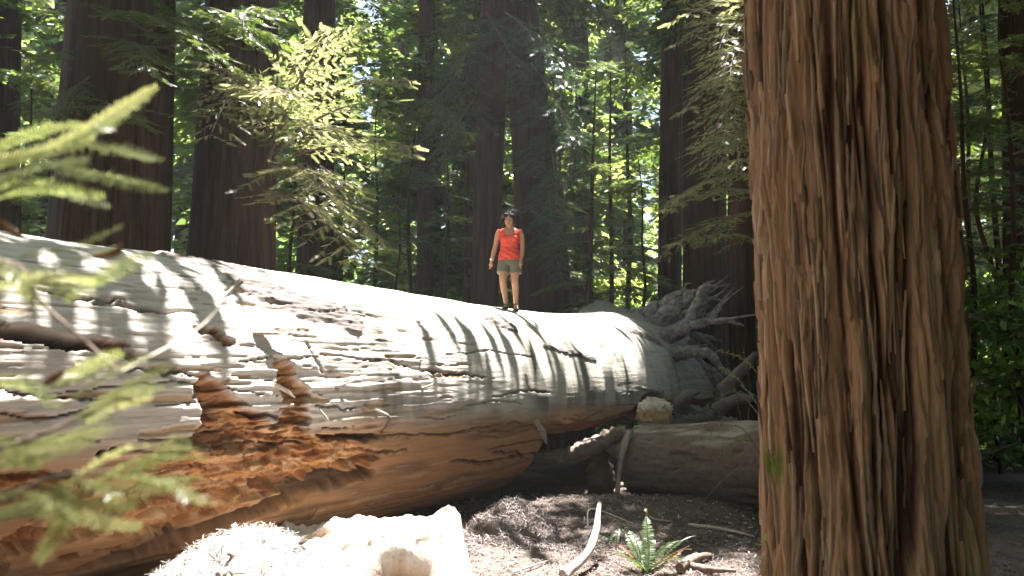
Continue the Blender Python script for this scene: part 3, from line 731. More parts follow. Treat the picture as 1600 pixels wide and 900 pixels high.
huckleberry('leafy sapling shoot rising among the dark roots', (1165, 700), 13.2, [[(1165, 690, 0), (1150, 620, 0), (1135, 560, .1)], [(1165, 690, 0), (1172, 610, 0), (1160, 540, .1)], [(1160, 690, 0), (1120, 640, 0), (1095, 620, .1)]], 13, 3)

# ------------------------------------------------------------------ foliage
def bough_mesh(name, L, rg, leaf, lod, mat, droop=.35, step=.14, spread=.42, dens=1.0):
    """a flat drooping conifer bough: stem, side twigs, rows of needle sprays"""
    m = MB(); n = 14
    s = np.linspace(0, 1, n); sw = rg.normal() * .15
    P = np.stack([L * s, L * sw * s * s, L * (.12 * s - droop * s * s)], -1)
    m.tube(P, [.012 * L ** .7 + .004, .003], 5, None, m=0, c=.2, cap=False)
    V = []; T = []; C = []
    pos = .10 * L
    side = 1
    def spray(b, d, l, v):
        nonlocal V, T, C
        d = d / (np.linalg.norm(d) + 1e-9); up = np.array([0, 0, 1.]) + rg.normal(size=3) * .45
        sd_ = np.cross(d, up); sd_ /= np.linalg.norm(sd_) + 1e-9
        if lod == 0:      # one serrated lozenge
            w_ = l * rg.uniform(.16, .26); i = len(V)
            V += [b, b + d * l * .5 + sd_ * w_, b + d * l, b + d * l * .45 - sd_ * w_]; T += [[i, i + 1, i + 2], [i, i + 2, i + 3]]; C += [v] * 4
        else:
            k = 5 if lod == 1 else 11
            for q in range(k):
                f = (q + .3) / k; w_ = l * (.30 if lod == 1 else .27) * (1 - .55 * f); bb = b + d * l * f
                for sg in (-1, 1):
                    i = len(V); dd = (sd_ * sg * 1.0 + d * .75) * w_; th_ = d * l / k * (.46 if lod == 1 else .42)
                    V += [bb - th_, bb + th_, bb + dd]; T += [[i, i + 1, i + 2]]; C += [v] * 3
    while pos < L:
        f = pos / L; b = np.array([np.interp(f, s, P[:, q]) for q in range(3)])
        for side in (-1, 1):
            l2 = L * spread * (1 - .75 * f) * (.35 + .65 * min(1, f * 4)) * rg.uniform(.55, 1.15)
            ang = R(rg.uniform(42, 68)) * side
            d2 = np.array([math.cos(ang), math.sin(ang) + sw * f, -.10 - droop * f * .9 + rg.normal() * .14]); d2 /= np.linalg.norm(d2)
            k = max(2, int(l2 / (leaf * .42) * dens)); v0 = np.clip(rg.normal(.45, .2), 0, 1)
            e = b + d2 * l2 + np.array([0, 0, -.22 * l2 * l2])
            m.tube([b, b + d2 * l2 * .5, e], [.005, .002], 3, None, m=0, c=.2, cap=False)
            for q in range(k):
                g = (q + .5) / k; bb = b + d2 * l2 * g + np.array([0, 0, -.22 * l2 * l2 * g * g])
                for sg in (-1, 1):
                    a2 = R(rg.uniform(35, 62)) * sg; dd = np.array([d2[0] * math.cos(a2) - d2[1] * math.sin(a2), d2[0] * math.sin(a2) + d2[1] * math.cos(a2), d2[2] - .1 + rg.normal() * .18])
                    spray(bb, dd, leaf * rg.uniform(.6, 1.25) * (1 - .35 * g), float(np.clip(v0 + rg.normal() * .15, 0, 1)))
            spray(e, d2, leaf * 1.1, float(v0))
        pos += step * rg.uniform(.7, 1.3)
    m.add(V, T, None, 1, np.array(C)); return m.mesh(name, [MTWIG, mat], False)
frg = np.random.default_rng(201)
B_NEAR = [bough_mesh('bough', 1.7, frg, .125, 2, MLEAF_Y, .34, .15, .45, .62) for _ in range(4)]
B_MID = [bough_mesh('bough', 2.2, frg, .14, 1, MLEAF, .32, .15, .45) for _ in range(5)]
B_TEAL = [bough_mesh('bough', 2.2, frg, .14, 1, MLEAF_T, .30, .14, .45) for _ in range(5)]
B_BIG = [bough_mesh('bough', 3.6, frg, .30, 0, MLEAF, .30, .26, .42) for _ in range(4)]

# patches of the place that the sun reaches; the crowns leave gaps for them
_e1 = np.cross(SUN, [0, 0, 1.]); _e1 /= np.linalg.norm(_e1); _e2 = np.cross(SUN, _e1)
def _pj(p): p = np.asarray(p, float); return np.array([p @ _e1, p @ _e2])
GAPS = [(log_pt(-6.0, 1.2), log_pt(2.8, 1.2), .68), (np.array([-2.0, 6.0, .5]), np.array([-.8, 7.2, .4]), .6),
        (at(797, 470, 13.5), at(797, 330, 13.5), .7), (at(470, 80, 11.7), at(560, 330, 11.7), 1.25), (at(1130, 20, 10.6), at(1130, 220, 10.6), .65),
        (at(1025, 640, 12.6), at(1025, 640, 12.6), .15), (at(60, 220, 1.1), at(160, 800, 1.1), .45)]
GAPS = [(_pj(a), _pj(b), r, min(a @ SUN, b @ SUN)) for a, b, r in GAPS]
def in_gap(pts, pad=.65):
    for p in pts:
        q = _pj(p)
        for a, b, r, s0 in GAPS:
            if p @ SUN < s0: continue
            ab = b - a; L = ab @ ab; u = 0 if L < 1e-9 else np.clip((q - a) @ ab / L, 0, 1)
            if np.linalg.norm(q - a - u * ab) < r + pad: return True
    return False
def put_bough(t, me, base, p, az_, tilt, sc, check=True, L=2.2):
    if check:
        d = np.array([math.cos(az_), math.sin(az_), 0]); pts = [np.array(p) + d * L * sc * f + np.array([0, 0, -.2 * L * sc * f * f]) for f in (.2, .5, .8, 1)]
        if in_gap(pts): return None
    return link('bough', me, t, tuple(np.array(p) - np.array(base)), (0, -tilt, az_), sc)

def trunk_mesh(p_lo, r_lo, p_hi, r_hi, zb, H, seed, seg=72, rings=120, flare=.55, flute=.10):
    """trunk whose axis passes p_lo and p_hi (world) with those radii; local to its base"""
    p_lo = np.array(p_lo); p_hi = np.array(p_hi); dz = p_hi[2] - p_lo[2]
    def ax(z): return p_lo + (p_hi - p_lo) * ((z - p_lo[2]) / dz)[..., None]
    z = zb - .3 + (H + .3) * np.linspace(0, 1, rings) ** 1.6
    r = np.maximum(r_lo + (r_hi - r_lo) * (z - p_lo[2]) / dz, r_lo * np.clip((H * 1.02 - z) / H, .02, 1) * .8)
    r = np.minimum(r, r_lo * 1.6) * (1 + flare * np.exp(-np.clip(z - zb, 0, 99) / .9))
    th = np.linspace(0, 2 * math.pi, seg, endpoint=False); Z, TH = np.meshgrid(z, th, indexing='ij')
    q = np.stack([np.cos(TH) * 2.2, np.sin(TH) * 2.2, Z * .10], -1)
    h = flute * fbm(q, seed, 2) * (1 + 1.5 * np.exp(-(Z - zb) / 1.5)) - .06 * np.abs(fbm(q * [3, 3, 3], seed + 5, 3))
    RR = r[:, None] * (1 + h)
    base = ax(np.array([zb]))[0]
    V = ax(Z) + np.stack([np.cos(TH) * RR, np.sin(TH) * RR, 0 * RR], -1) - base
    return V, grid_faces(rings, seg, True), base, ax
def trunk_px(lo, hi, depth):
    """(x, y, width) pixels at two heights -> axis points and radii"""
    a = at(lo[0], lo[1], depth); b = at(hi[0], hi[1], depth)
    def rad(p, wpx): return wpx / 2 / FPX * math.hypot(p[1] * CP + (p[2] - EYE) * SP, 0)
    return a, rad(a, lo[2]), b, rad(b, hi[2])
TREES = 'tall redwoods standing behind the fallen log'
def big_tree(label, lo, hi, depth, seed, crown=(10, 30), nb=50, H=34, flare=.4, sc=1.0, cat='tree', group=TREES, mat=None, rings=120):
    a, ra, b, rb = trunk_px(lo, hi, depth)
    zb = float(ground_z(a[0], a[1]))
    V, F, base, ax = trunk_mesh(a, ra, b, rb, zb, H, seed, flare=flare, rings=rings)
    t = thing('redwood_tree', base, label, cat, group)
    link('trunk', mesh('trunk', V, F, mat or MTRUNK), t)
    rg = np.random.default_rng(seed)
    for k in range(nb):
        z = crown[0] + (crown[1] - crown[0]) * (k + rg.uniform(0, 1)) / nb; p = ax(np.array([z]))[0]
        for _ in range(3):
            az_ = rg.uniform(0, 6.28)
            if put_bough(t, B_BIG[rg.integers(4)], base, p, az_, rg.uniform(-.05, .25), sc * rg.uniform(.75, 1.2) * (1 - .4 * k / nb), True, 3.6): break
    return t, base, ax
TA = big_tree('massive dark redwood trunk second from the photo edge above the log, widest of those behind', (172, 370, 172), (192, 0, 152), 13.6, 301)
TB = big_tree('large redwood trunk with fibrous bark rising behind the log below the sunlit boughs', (362, 400, 134), (379, 0, 113), 14.6, 302)
TC = big_tree('dim redwood trunk partly hidden behind the sunlit yellow boughs', (492, 400, 58), (498, 60, 50), 23, 303)
TD = big_tree('dark redwood trunk directly behind the person, the straighter one of a joined pair', (757, 460, 43), (774, 0, 46), 19.5, 304, flare=.15)
TE = big_tree('leaning redwood trunk with a broad flared foot, just beside the person', (854, 470, 84), (812, 0, 50), 20.4, 305, flare=.12)
TF = big_tree('slim dark redwood trunk rising just above the pale root tips', (1046, 470, 38), (1052, 0, 34), 22.5, 306)
TG = big_tree('broad dark redwood trunk standing right behind the upturned roots', (1104, 480, 62), (1102, 0, 56), 19.5, 307)
TH_ = big_tree('redwood trunk half hidden by the edge of the large foreground trunk', (1160, 500, 40), (1156, 0, 36), 17.5, 308)
TI = big_tree('thin hazy redwood trunk midway between the sunlit boughs and the dark pair', (664, 440, 27), (667, 60, 25), 31, 309, nb=16, H=38)
TJ = big_tree('distant grey trunk showing through leaves beside the dark pair', (722, 300, 32), (722, 0, 30), 40, 310, crown=(17, 36), nb=16, H=42)
TK = big_tree('pale blue distant trunk high between the leaning trunk and the slim dark one', (957, 300, 28), (957, 0, 27), 48, 311, crown=(20, 40), nb=12, H=46)
TL = big_tree('dark trunk at the far edge of the forest beyond the large foreground trunk', (1600, 420, 60), (1596, 0, 55), 17, 312)
TM = big_tree('dark trunk at the opposite photo edge, behind the blurred needles', (8, 350, 40), (14, 0, 36), 21, 313)
SHADE = []
def shade_trees():  # hidden redwoods added so that their crowns shade the scene
    for k, (x, y, r_) in enumerate(((11.5, 19, .7), (9.0, 26, .8), (-13.5, 20, .8), (5.6, 13.0, .45), (-1.1, 27, .45), (6.2, 29, .6))):
        zb = float(ground_z(x, y)); V, F, base, ax = trunk_mesh((x, y, zb), r_, (x, y, 20), r_ * .7, zb, 34, 320 + k, seg=40, rings=60)
        side = ['beyond the large foreground trunk', 'far behind the large foreground trunk', 'behind the massive trunk at the edge', 'just behind the large foreground trunk', 'deep in the forest behind the dark pair', 'deep in the forest behind the roots'][k]
        t = thing('redwood_tree', base, 'redwood added for its shade, with high dark crown, standing ' + side, 'tree', 'redwoods added for shade')
        link('trunk', mesh('trunk', V, F, MTRUNK), t); rg = np.random.default_rng(330 + k); SHADE.append((t, base, ax))
        for q in range(40):
            z = 8 + 22 * (q + rg.uniform()) / 40; put_bough(t, B_BIG[rg.integers(4)], base, ax(np.array([z]))[0], rg.uniform(0, 6.28), rg.uniform(-.05, .25), rg.uniform(.8, 1.3), True, 3.6)
shade_trees()

# sunlit boughs that hang into the picture
def hang(tr, me_list, specs, seed, L=1.7):
    t, base, ax = tr; rg = np.random.default_rng(seed)
    for (x0, y0, d0, x1, y1, d1) in specs:
        p = at(x0, y0, d0); q = at(x1, y1, d1); v = q - p; l = np.linalg.norm(v); az_ = math.atan2(v[1], v[0]); tilt = math.asin(v[2] / l) + .16
        put_bough(t, me_list[rg.integers(len(me_list))], base, p, az_, tilt, l / L, False)
def shade_boughs():  # boughs added above the view, aimed to shade the ground and log
    rg = np.random.default_rng(410)
    jobs = [(lambda: np.array([rg.uniform(.3, 4.2), rg.uniform(8.8, 11.8), 0]), [TE, TH_, TG, SHADE[3], SHADE[3]], 170), (lambda: log_pt(rg.uniform(-8.8, -6.0), rg.uniform(.9, 1.7)), [TA, TB], 5)]
    for tgt, trees, n in jobs:
        for k in range(n):
            tg = tgt(); z = rg.uniform(8.8, 16); q = tg + SUN * ((z - tg[2]) / SUN[2])
            tr = trees[rg.integers(len(trees))]; p = tr[2](np.array([z + .9]))[0]; v = q - p; l = math.hypot(v[0], v[1])
            if 1.2 < l < 7: put_bough(tr[0], B_BIG[rg.integers(4)], tr[1], p, math.atan2(v[1], v[0]), .05, max(.6, l / 3.0), True, 3.6)
shade_boughs()
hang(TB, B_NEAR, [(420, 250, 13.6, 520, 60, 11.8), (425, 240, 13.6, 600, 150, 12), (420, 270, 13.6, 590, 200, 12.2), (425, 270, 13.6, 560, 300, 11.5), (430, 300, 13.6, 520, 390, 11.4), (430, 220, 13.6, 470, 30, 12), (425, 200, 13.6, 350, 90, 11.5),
                  (425, 260, 13.4, 560, 350, 12.2), (500, 260, 12.4, 570, 340, 11.8), (430, 180, 13.6, 400, 130, 11.0), (520, 150, 12.6, 620, 110, 12), (470, 200, 12.6, 560, 220, 11.0), (380, 120, 13.4, 350, 200, 11.5), (500, 320, 12.4, 600, 380, 12), (450, 120, 12.6, 540, 20, 12)], 401)
hang(TA, B_MID, [(240, 60, 13, 360, 90, 11.5), (230, 40, 13, 420, 40, 12), (300, 10, 13, 430, 70, 12.2), (120, 80, 13, 20, 120, 12), (140, 120, 12.8, 60, 230, 12), (420, 20, 14, 330, 40, 12), (200, 70, 12.6, 240, 110, 11), (160, 30, 12.6, 250, 30, 11.4), (150, 170, 12.7, 230, 190, 11.6)], 402, 2.2)
hang(TH_, B_NEAR, [(1185, 20, 11.5, 1075, 50, 10.6), (1185, 60, 11.5, 1080, 130, 10.6), (1190, 120, 11.5, 1090, 185, 10.6), (1190, 180, 11.5, 1075, 255, 10.4), (1190, 60, 11.5, 1110, 20, 10.6), (1190, 0, 11.5, 1090, -20, 10.6), (1190, 150, 11.4, 1100, 120, 10.4), (1190, 215, 11.4, 1105, 230, 10.2),
                   (1190, 270, 11.5, 1000, 330, 11), (1190, 330, 11.5, 1030, 395, 11), (1195, 310, 11.5, 1080, 300, 10.6), (1195, 380, 11.5, 1060, 370, 11), (1190, 250, 11.5, 1080, 275, 11), (1185, 30, 10.9, 1090, 80, 9.9), (1185, 90, 10.9, 1085, 155, 9.9), (1185, 140, 10.9, 1080, 215, 9.9), (1185, 10, 10.9, 1070, 15, 9.9), (1185, 190, 10.9, 1100, 262, 9.9), (1185, 70, 10.9, 1105, 110, 9.7)], 403)
hang(TE, B_TEAL, [(810, 40, 19.6, 900, 130, 18), (820, 150, 19.6, 900, 260, 18), (830, 250, 19.6, 930, 330, 18), (830, 330, 19.6, 910, 420, 18), (850, 200, 19.4, 880, 330, 17.6), (830, 100, 19.4, 870, 210, 17.5), (750, 60, 19, 690, 190, 17.8), (760, 20, 19, 780, 110, 17.5), (840, 360, 19.3, 890, 440, 18), (790, 20, 19, 830, 90, 17.5), (745, 150, 19, 700, 260, 17.8), (860, 300, 19.3, 850, 370, 17.6)], 404, 2.2)

def young_tree(label, px, depth, H, r_, boughs, seed, n=22, zlo=1.0, lean=0, sc=(.5, 1.1), name='young_tree', group='young trees of the understory'):
    p = at(px, 450, depth); zb = float(ground_z(p[0], p[1])); rg = np.random.default_rng(seed)
    t = thing(name, (p[0], p[1], zb), label, 'tree', group); base = np.array([p[0], p[1], zb])
    q = [np.array([lean * f + rg.normal() * .06, rg.normal() * .06, H * f - .15 * (f == 0)]) for f in np.linspace(0, 1, 7)]
    m = MB(); m.tube(q, [r_, r_ * .75, r_ * .12], 8, 30, rough=.2, seed=seed); m.obj('trunk', MTRUNK, t); Q = spline(q, 60)
    for k in range(n):
        f = (zlo + (H - zlo) * (k + rg.uniform()) / n) / H; put_bough(t, boughs[rg.integers(len(boughs))], base, base + Q[min(59, int(f * 59))], rg.uniform(0, 6.28), rg.uniform(-.15, .3), rg.uniform(*sc) * (1.1 - .6 * f), False)
YT = [(30, 20, 9, .09, B_MID, 'slim sapling with dark drooping boughs at the photo edge above the log'), (80, 25, 11, .1, B_TEAL, 'slender young conifer beside the massive trunk'),
      (283, 21, 10, .12, B_MID, 'leaning young conifer in the gap between the two massive trunks'), (450, 20, 9, .06, B_MID, 'young conifer just right of the fibrous trunk'),
      (535, 19, 7, .06, B_MID, 'young dark stemmed tree under the yellow boughs'), (585, 24, 10, .07, B_MID, 'young tree behind the tips of the yellow boughs'), (622, 21, 7, .04, B_TEAL, 'thin stemmed sapling left of the hazy trunk'),
      (698, 20.5, 8, .045, B_MID, 'thin straight sapling standing left of the dark pair'), (640, 27, 12, .08, B_TEAL, 'bluish young conifer around the hazy trunk'),
      (915, 18.6, 8.5, .075, B_MID, 'tall thin sapling with a straight bare stem right of the leaning trunk'), (955, 24, 11, .08, B_TEAL, 'bushy young conifer between the tall sapling and slim dark trunk'), (1000, 20, 7, .05, B_MID, 'young tree with sparse boughs left of the slim dark trunk'),
      (985, 28, 13, .1, B_MID, 'taller young conifer behind the sparse sapling'), (1140, 21, 9, .07, B_MID, 'young conifer between the broad trunk and the foreground trunk'),
      (1512, 13.5, 9, .05, B_MID, 'thin sapling just beyond the large foreground trunk'), (1548, 15, 9, .05, B_TEAL, 'bluish sapling in the dark beyond the foreground trunk'), (1585, 13, 8, .055, B_MID, 'sapling nearest the photo edge beyond the foreground trunk'), (1560, 19, 12, .08, B_MID, 'taller young conifer at the back beyond the foreground trunk'), (1520, 22, 12, .08, B_MID, 'young conifer farthest back beyond the foreground trunk'),
      (880, 26, 12, .08, B_MID, 'young conifer behind the flared foot of the leaning trunk'), (730, 25, 10, .07, B_MID, 'bright young conifer behind the thin straight sapling'), (1475, 17, 10, .07, B_MID, 'conifer sapling half covered by the foreground trunk')]
for k, (px, d_, H, r_, bl, lab) in enumerate(YT):
    young_tree(lab, px, d_, H, r_, bl, 500 + k, n=26 if px > 1400 else 20, zlo=.4 if px > 1400 else 1.2, lean=(.6 if px == 283 else (.25 if px == 915 else 0)), sc=(.5, 1.05))

# far forest
def crown_mesh(name, H, rad, rg, n, leaf, mat, z0=.12):
    u = rg.uniform(0, 1, n) ** .8; z = H * (z0 + (1 - z0) * u); rr = rad * (1 - u * .8) * (.35 + .65 * np.abs(np.sin(u * 19 + rg.uniform(0, 6)))) 
    nb = 70; ba = rg.uniform(0, 6.28, nb); bu = rg.uniform(0, 1, nb); k = rg.integers(0, nb, n)
    u = np.clip(bu[k] + rg.normal(0, .014, n), 0, 1); z = H * (z0 + (1 - z0) * u); rmax = rad * (1.05 - .85 * u) * (.6 + .4 * np.sin(ba[k] * 7)); f = rg.uniform(.05, 1, n) ** .7
    a = ba[k] + rg.normal(0, .22, n); x = np.cos(a) * rmax * f; y = np.sin(a) * rmax * f; z = z - .35 * rmax * f * f + rg.normal(0, .12, n)
    c = np.stack([x, y, z], -1); a2 = a + rg.normal(0, .8, n); d = np.stack([np.cos(a2), np.sin(a2), rg.normal(-.25, .3, n)], -1); nn = rg.normal(size=(n, 3)) * .5 + [0, 0, 1]
    sd_ = np.cross(d, nn); sd_ /= np.linalg.norm(sd_, axis=1)[:, None]; l = leaf * rg.uniform(.5, 1.4, n)[:, None]; w_ = l * rg.uniform(.16, .34, n)[:, None]
    V = np.stack([c, c + d * l * .45 + sd_ * w_, c + d * l, c + d * l * .5 - sd_ * w_], 1).reshape(-1, 3); b = np.arange(n)[:, None] * 4
    v = np.repeat(np.clip(rg.uniform(0, 1, nb)[k] * .6 + rg.uniform(0, .4, n), 0, 1), 4)
    return mesh(name, V, np.concatenate([b + [0, 1, 2], b + [0, 2, 3]]), mat, None, {'var': v}, False)
rg = np.random.default_rng(601)
CR = [crown_mesh('crown', 1.0 * 22, 4.2, rg, 9000, .42, MLEAF_F, .06) for _ in range(4)]
def far_trunk(H, r_, seed):
    m = MB(); m.tube([[0, 0, -.3], [.1, 0, H * .5], [0, .1, H]], [r_, r_ * .75, .03], 9, 16, rough=.12, seed=seed); return m.mesh('trunk', MTRUNK)
FT = [far_trunk(23, .45, 611), far_trunk(23, .3, 612)]
def side_tree():  # unseen redwood added to darken the foreground trunk's right side
    x, y = 4.9, 2.3; zb = float(ground_z(x, y)); V, F, base, ax = trunk_mesh((x, y, zb), .75, (x, y, 20), .5, zb, 34, 650, seg=48, rings=70)
    t = thing('redwood_tree', base, 'unseen redwood added to shade the right side of the large foreground trunk', 'tree', 'redwoods added for shade'); link('trunk', mesh('trunk', V, F, MTRUNK), t); rg = np.random.default_rng(651)
    for q in range(44): z = 4.6 + 20 * (q + rg.uniform()) / 44; put_bough(t, B_BIG[rg.integers(4)], base, ax(np.array([z]))[0], rg.uniform(0, 6.28), rg.uniform(-.05, .25), rg.uniform(.7, 1.1), True, 3.6)
side_tree()
def rear_forest():  # unseen forest behind the camera, put in to cut ambient skylight
    rg = np.random.default_rng(640)
    spots = [(-7, -6), (-2, -9), (4, -8), (9, -6), (7.6, -2.6), (9.8, 2.2), (14, 1), (-13, 1), (-15, 7), (15, 8), (0, -12), (-8, -10), (8, -10), (-14, -4), (14, -4), (-4, -15), (5, -16), (15, 4), (-16, 10), (14, 12), (-17, 3)]
    for k, (x, y) in enumerate(spots):
        t = thing('forest_tree', (x, y, float(ground_z(x, y))), 'unseen conifer of the forest round the clearing, put in to dim the ambient light', 'tree', 'trees round the clearing')
        s_ = rg.uniform(1.1, 1.5); a_ = rg.uniform(0, 6.28); link('trunk', FT[k % 2], t, (0, 0, 0), (0, 0, a_), s_); link('crown', CR[k % 4], t, (0, 0, 2.5), (0, 0, a_), s_)
rear_forest()
COLS = [(60, 'at the photo edge beside the massive trunk'), (230, 'behind the massive dark trunk'), (310, 'in the gap between the massive and the fibrous trunk'), (440, 'behind the fibrous trunk'), (540, 'behind the sunlit yellow boughs'), (640, 'past the tips of the yellow boughs'), (735, 'between the thin hazy trunk and the dark pair'), (830, 'behind the dark pair of trunks'), (930, 'beside the leaning trunk'), (1030, 'between the leaning trunk and the slim dark one'), (1180, 'behind the upturned roots'), (1480, 'hidden behind the large foreground trunk'), (1560, 'just beyond the large foreground trunk'), (9999, 'at the photo edge past the large foreground trunk')]
def col_phrase(px): return next(p for m, p in COLS if px < m)
k = 0
for (d0, d1, cnt) in ((30, 38, 11), (40, 52, 14), (54, 72, 16), (75, 100, 16)):
    for q in range(cnt):
        d_ = rg.uniform(d0, d1); px = -150 + 1900 * (q + rg.uniform(.1, .9)) / cnt; p = at(px, 450, d_); zb = float(ground_z(p[0], p[1]))
        t = thing('forest_tree', (p[0], p[1], zb), ['leafy forest tree', 'paler and farther forest tree', 'faint distant forest tree', 'faintest and most distant forest tree'][(30, 40, 54, 75).index(d0)] + ' ' + col_phrase(px), 'tree', 'trees of the far forest')
        s_ = rg.uniform(.75, 1.25) * (1 + d_ / 120)
        a_ = rg.uniform(0, 6.28); link('trunk', FT[k % 2], t, (0, 0, 0), (0, 0, a_), s_); link('crown', CR[rg.integers(4)], t, (0, 0, 0), (0, 0, a_), (s_, s_, s_)); k += 1

def shrub_mesh(rg, n, rad, h, leaf):
    k = rg.integers(0, 26, n); ca = rg.uniform(0, 6.28, 26); cr = rad * rg.uniform(.1, 1, 26) ** .6; cz = h * rg.uniform(.15, 1, 26)
    c = np.stack([np.cos(ca) * cr, np.sin(ca) * cr, cz], -1)[k] + rg.normal(0, .24 * rad, (n, 3)) * [1, 1, .7]; c[:, 2] = np.abs(c[:, 2])
    d = rg.normal(size=(n, 3)); d /= np.linalg.norm(d, axis=1)[:, None]; nn = rg.normal(size=(n, 3)) * .6 + [0, 0, 1]; sd_ = np.cross(d, nn); sd_ /= np.linalg.norm(sd_, axis=1)[:, None]
    l = leaf * rg.uniform(.6, 1.4, n)[:, None]; w_ = l * .3
    V = np.stack([c, c + d * l * .45 + sd_ * w_, c + d * l, c + d * l * .45 - sd_ * w_], 1).reshape(-1, 3); b = np.arange(n)[:, None] * 4
    return mesh('foliage', V, np.concatenate([b + [0, 1, 2], b + [0, 2, 3]]), MLEAF_B, None, {'var': np.repeat(rg.uniform(0, 1, n), 4)}, False)
SH = [shrub_mesh(rg, 5000, 1.5, 2.6, .13) for _ in range(3)]
def stems_mesh(rg):
    m = MB()
    for _ in range(7):
        a = rg.uniform(0, 6.28); e = np.array([math.cos(a) * 1.1, math.sin(a) * 1.1, rg.uniform(1.4, 2.4)]) * rg.uniform(.7, 1); m.tube([[0, 0, -.1], e * [.3, .3, .55], e], [.03, .006], 5, 8)
    return m.mesh('stems', MTWIG)
SS = [stems_mesh(rg) for _ in range(2)]
for q, (px, d_, s_) in enumerate([(40, 24, 1.3), (-20, 21, 1.3), (60, 34, 1.5), (280, 26, 1.2), (290, 36, 1.6), (450, 25, 1.2), (560, 27, 1.3), (610, 36, 1.6), (640, 24, 1.0), (690, 30, 1.5), (720, 25, 1.1), (735, 40, 1.8), (905, 29, 1.4), (950, 23, 1.0), (990, 27, 1.2), (1015, 36, 1.7), (1140, 26, 1.2), (1510, 16, 1.0), (1560, 17, 1.2), (1604, 13, 1.1), (1530, 24, 1.5), (1590, 26, 1.6), (520, 42, 1.9), (860, 40, 1.8), (960, 46, 2.0), (400, 46, 2), (200, 30, 1.5), (1080, 32, 1.5)]):
    p = at(px, 450, d_); t = thing('understory_shrub', (p[0], p[1], float(ground_z(p[0], p[1]))), ('nearest dark green shrub' if d_ < 15 else 'green broad leaved shrub' if d_ < 23 else 'more distant green shrub' if d_ < 31 else 'tall far green shrub') + ' ' + col_phrase(px), 'shrub', 'shrubs beyond the fallen log')
    a_ = rg.uniform(0, 6.28); link('stems', SS[q % 2], t, (0, 0, 0), (0, 0, a_), s_); link('foliage', SH[q % 3], t, (0, 0, 0), (0, 0, a_), s_)

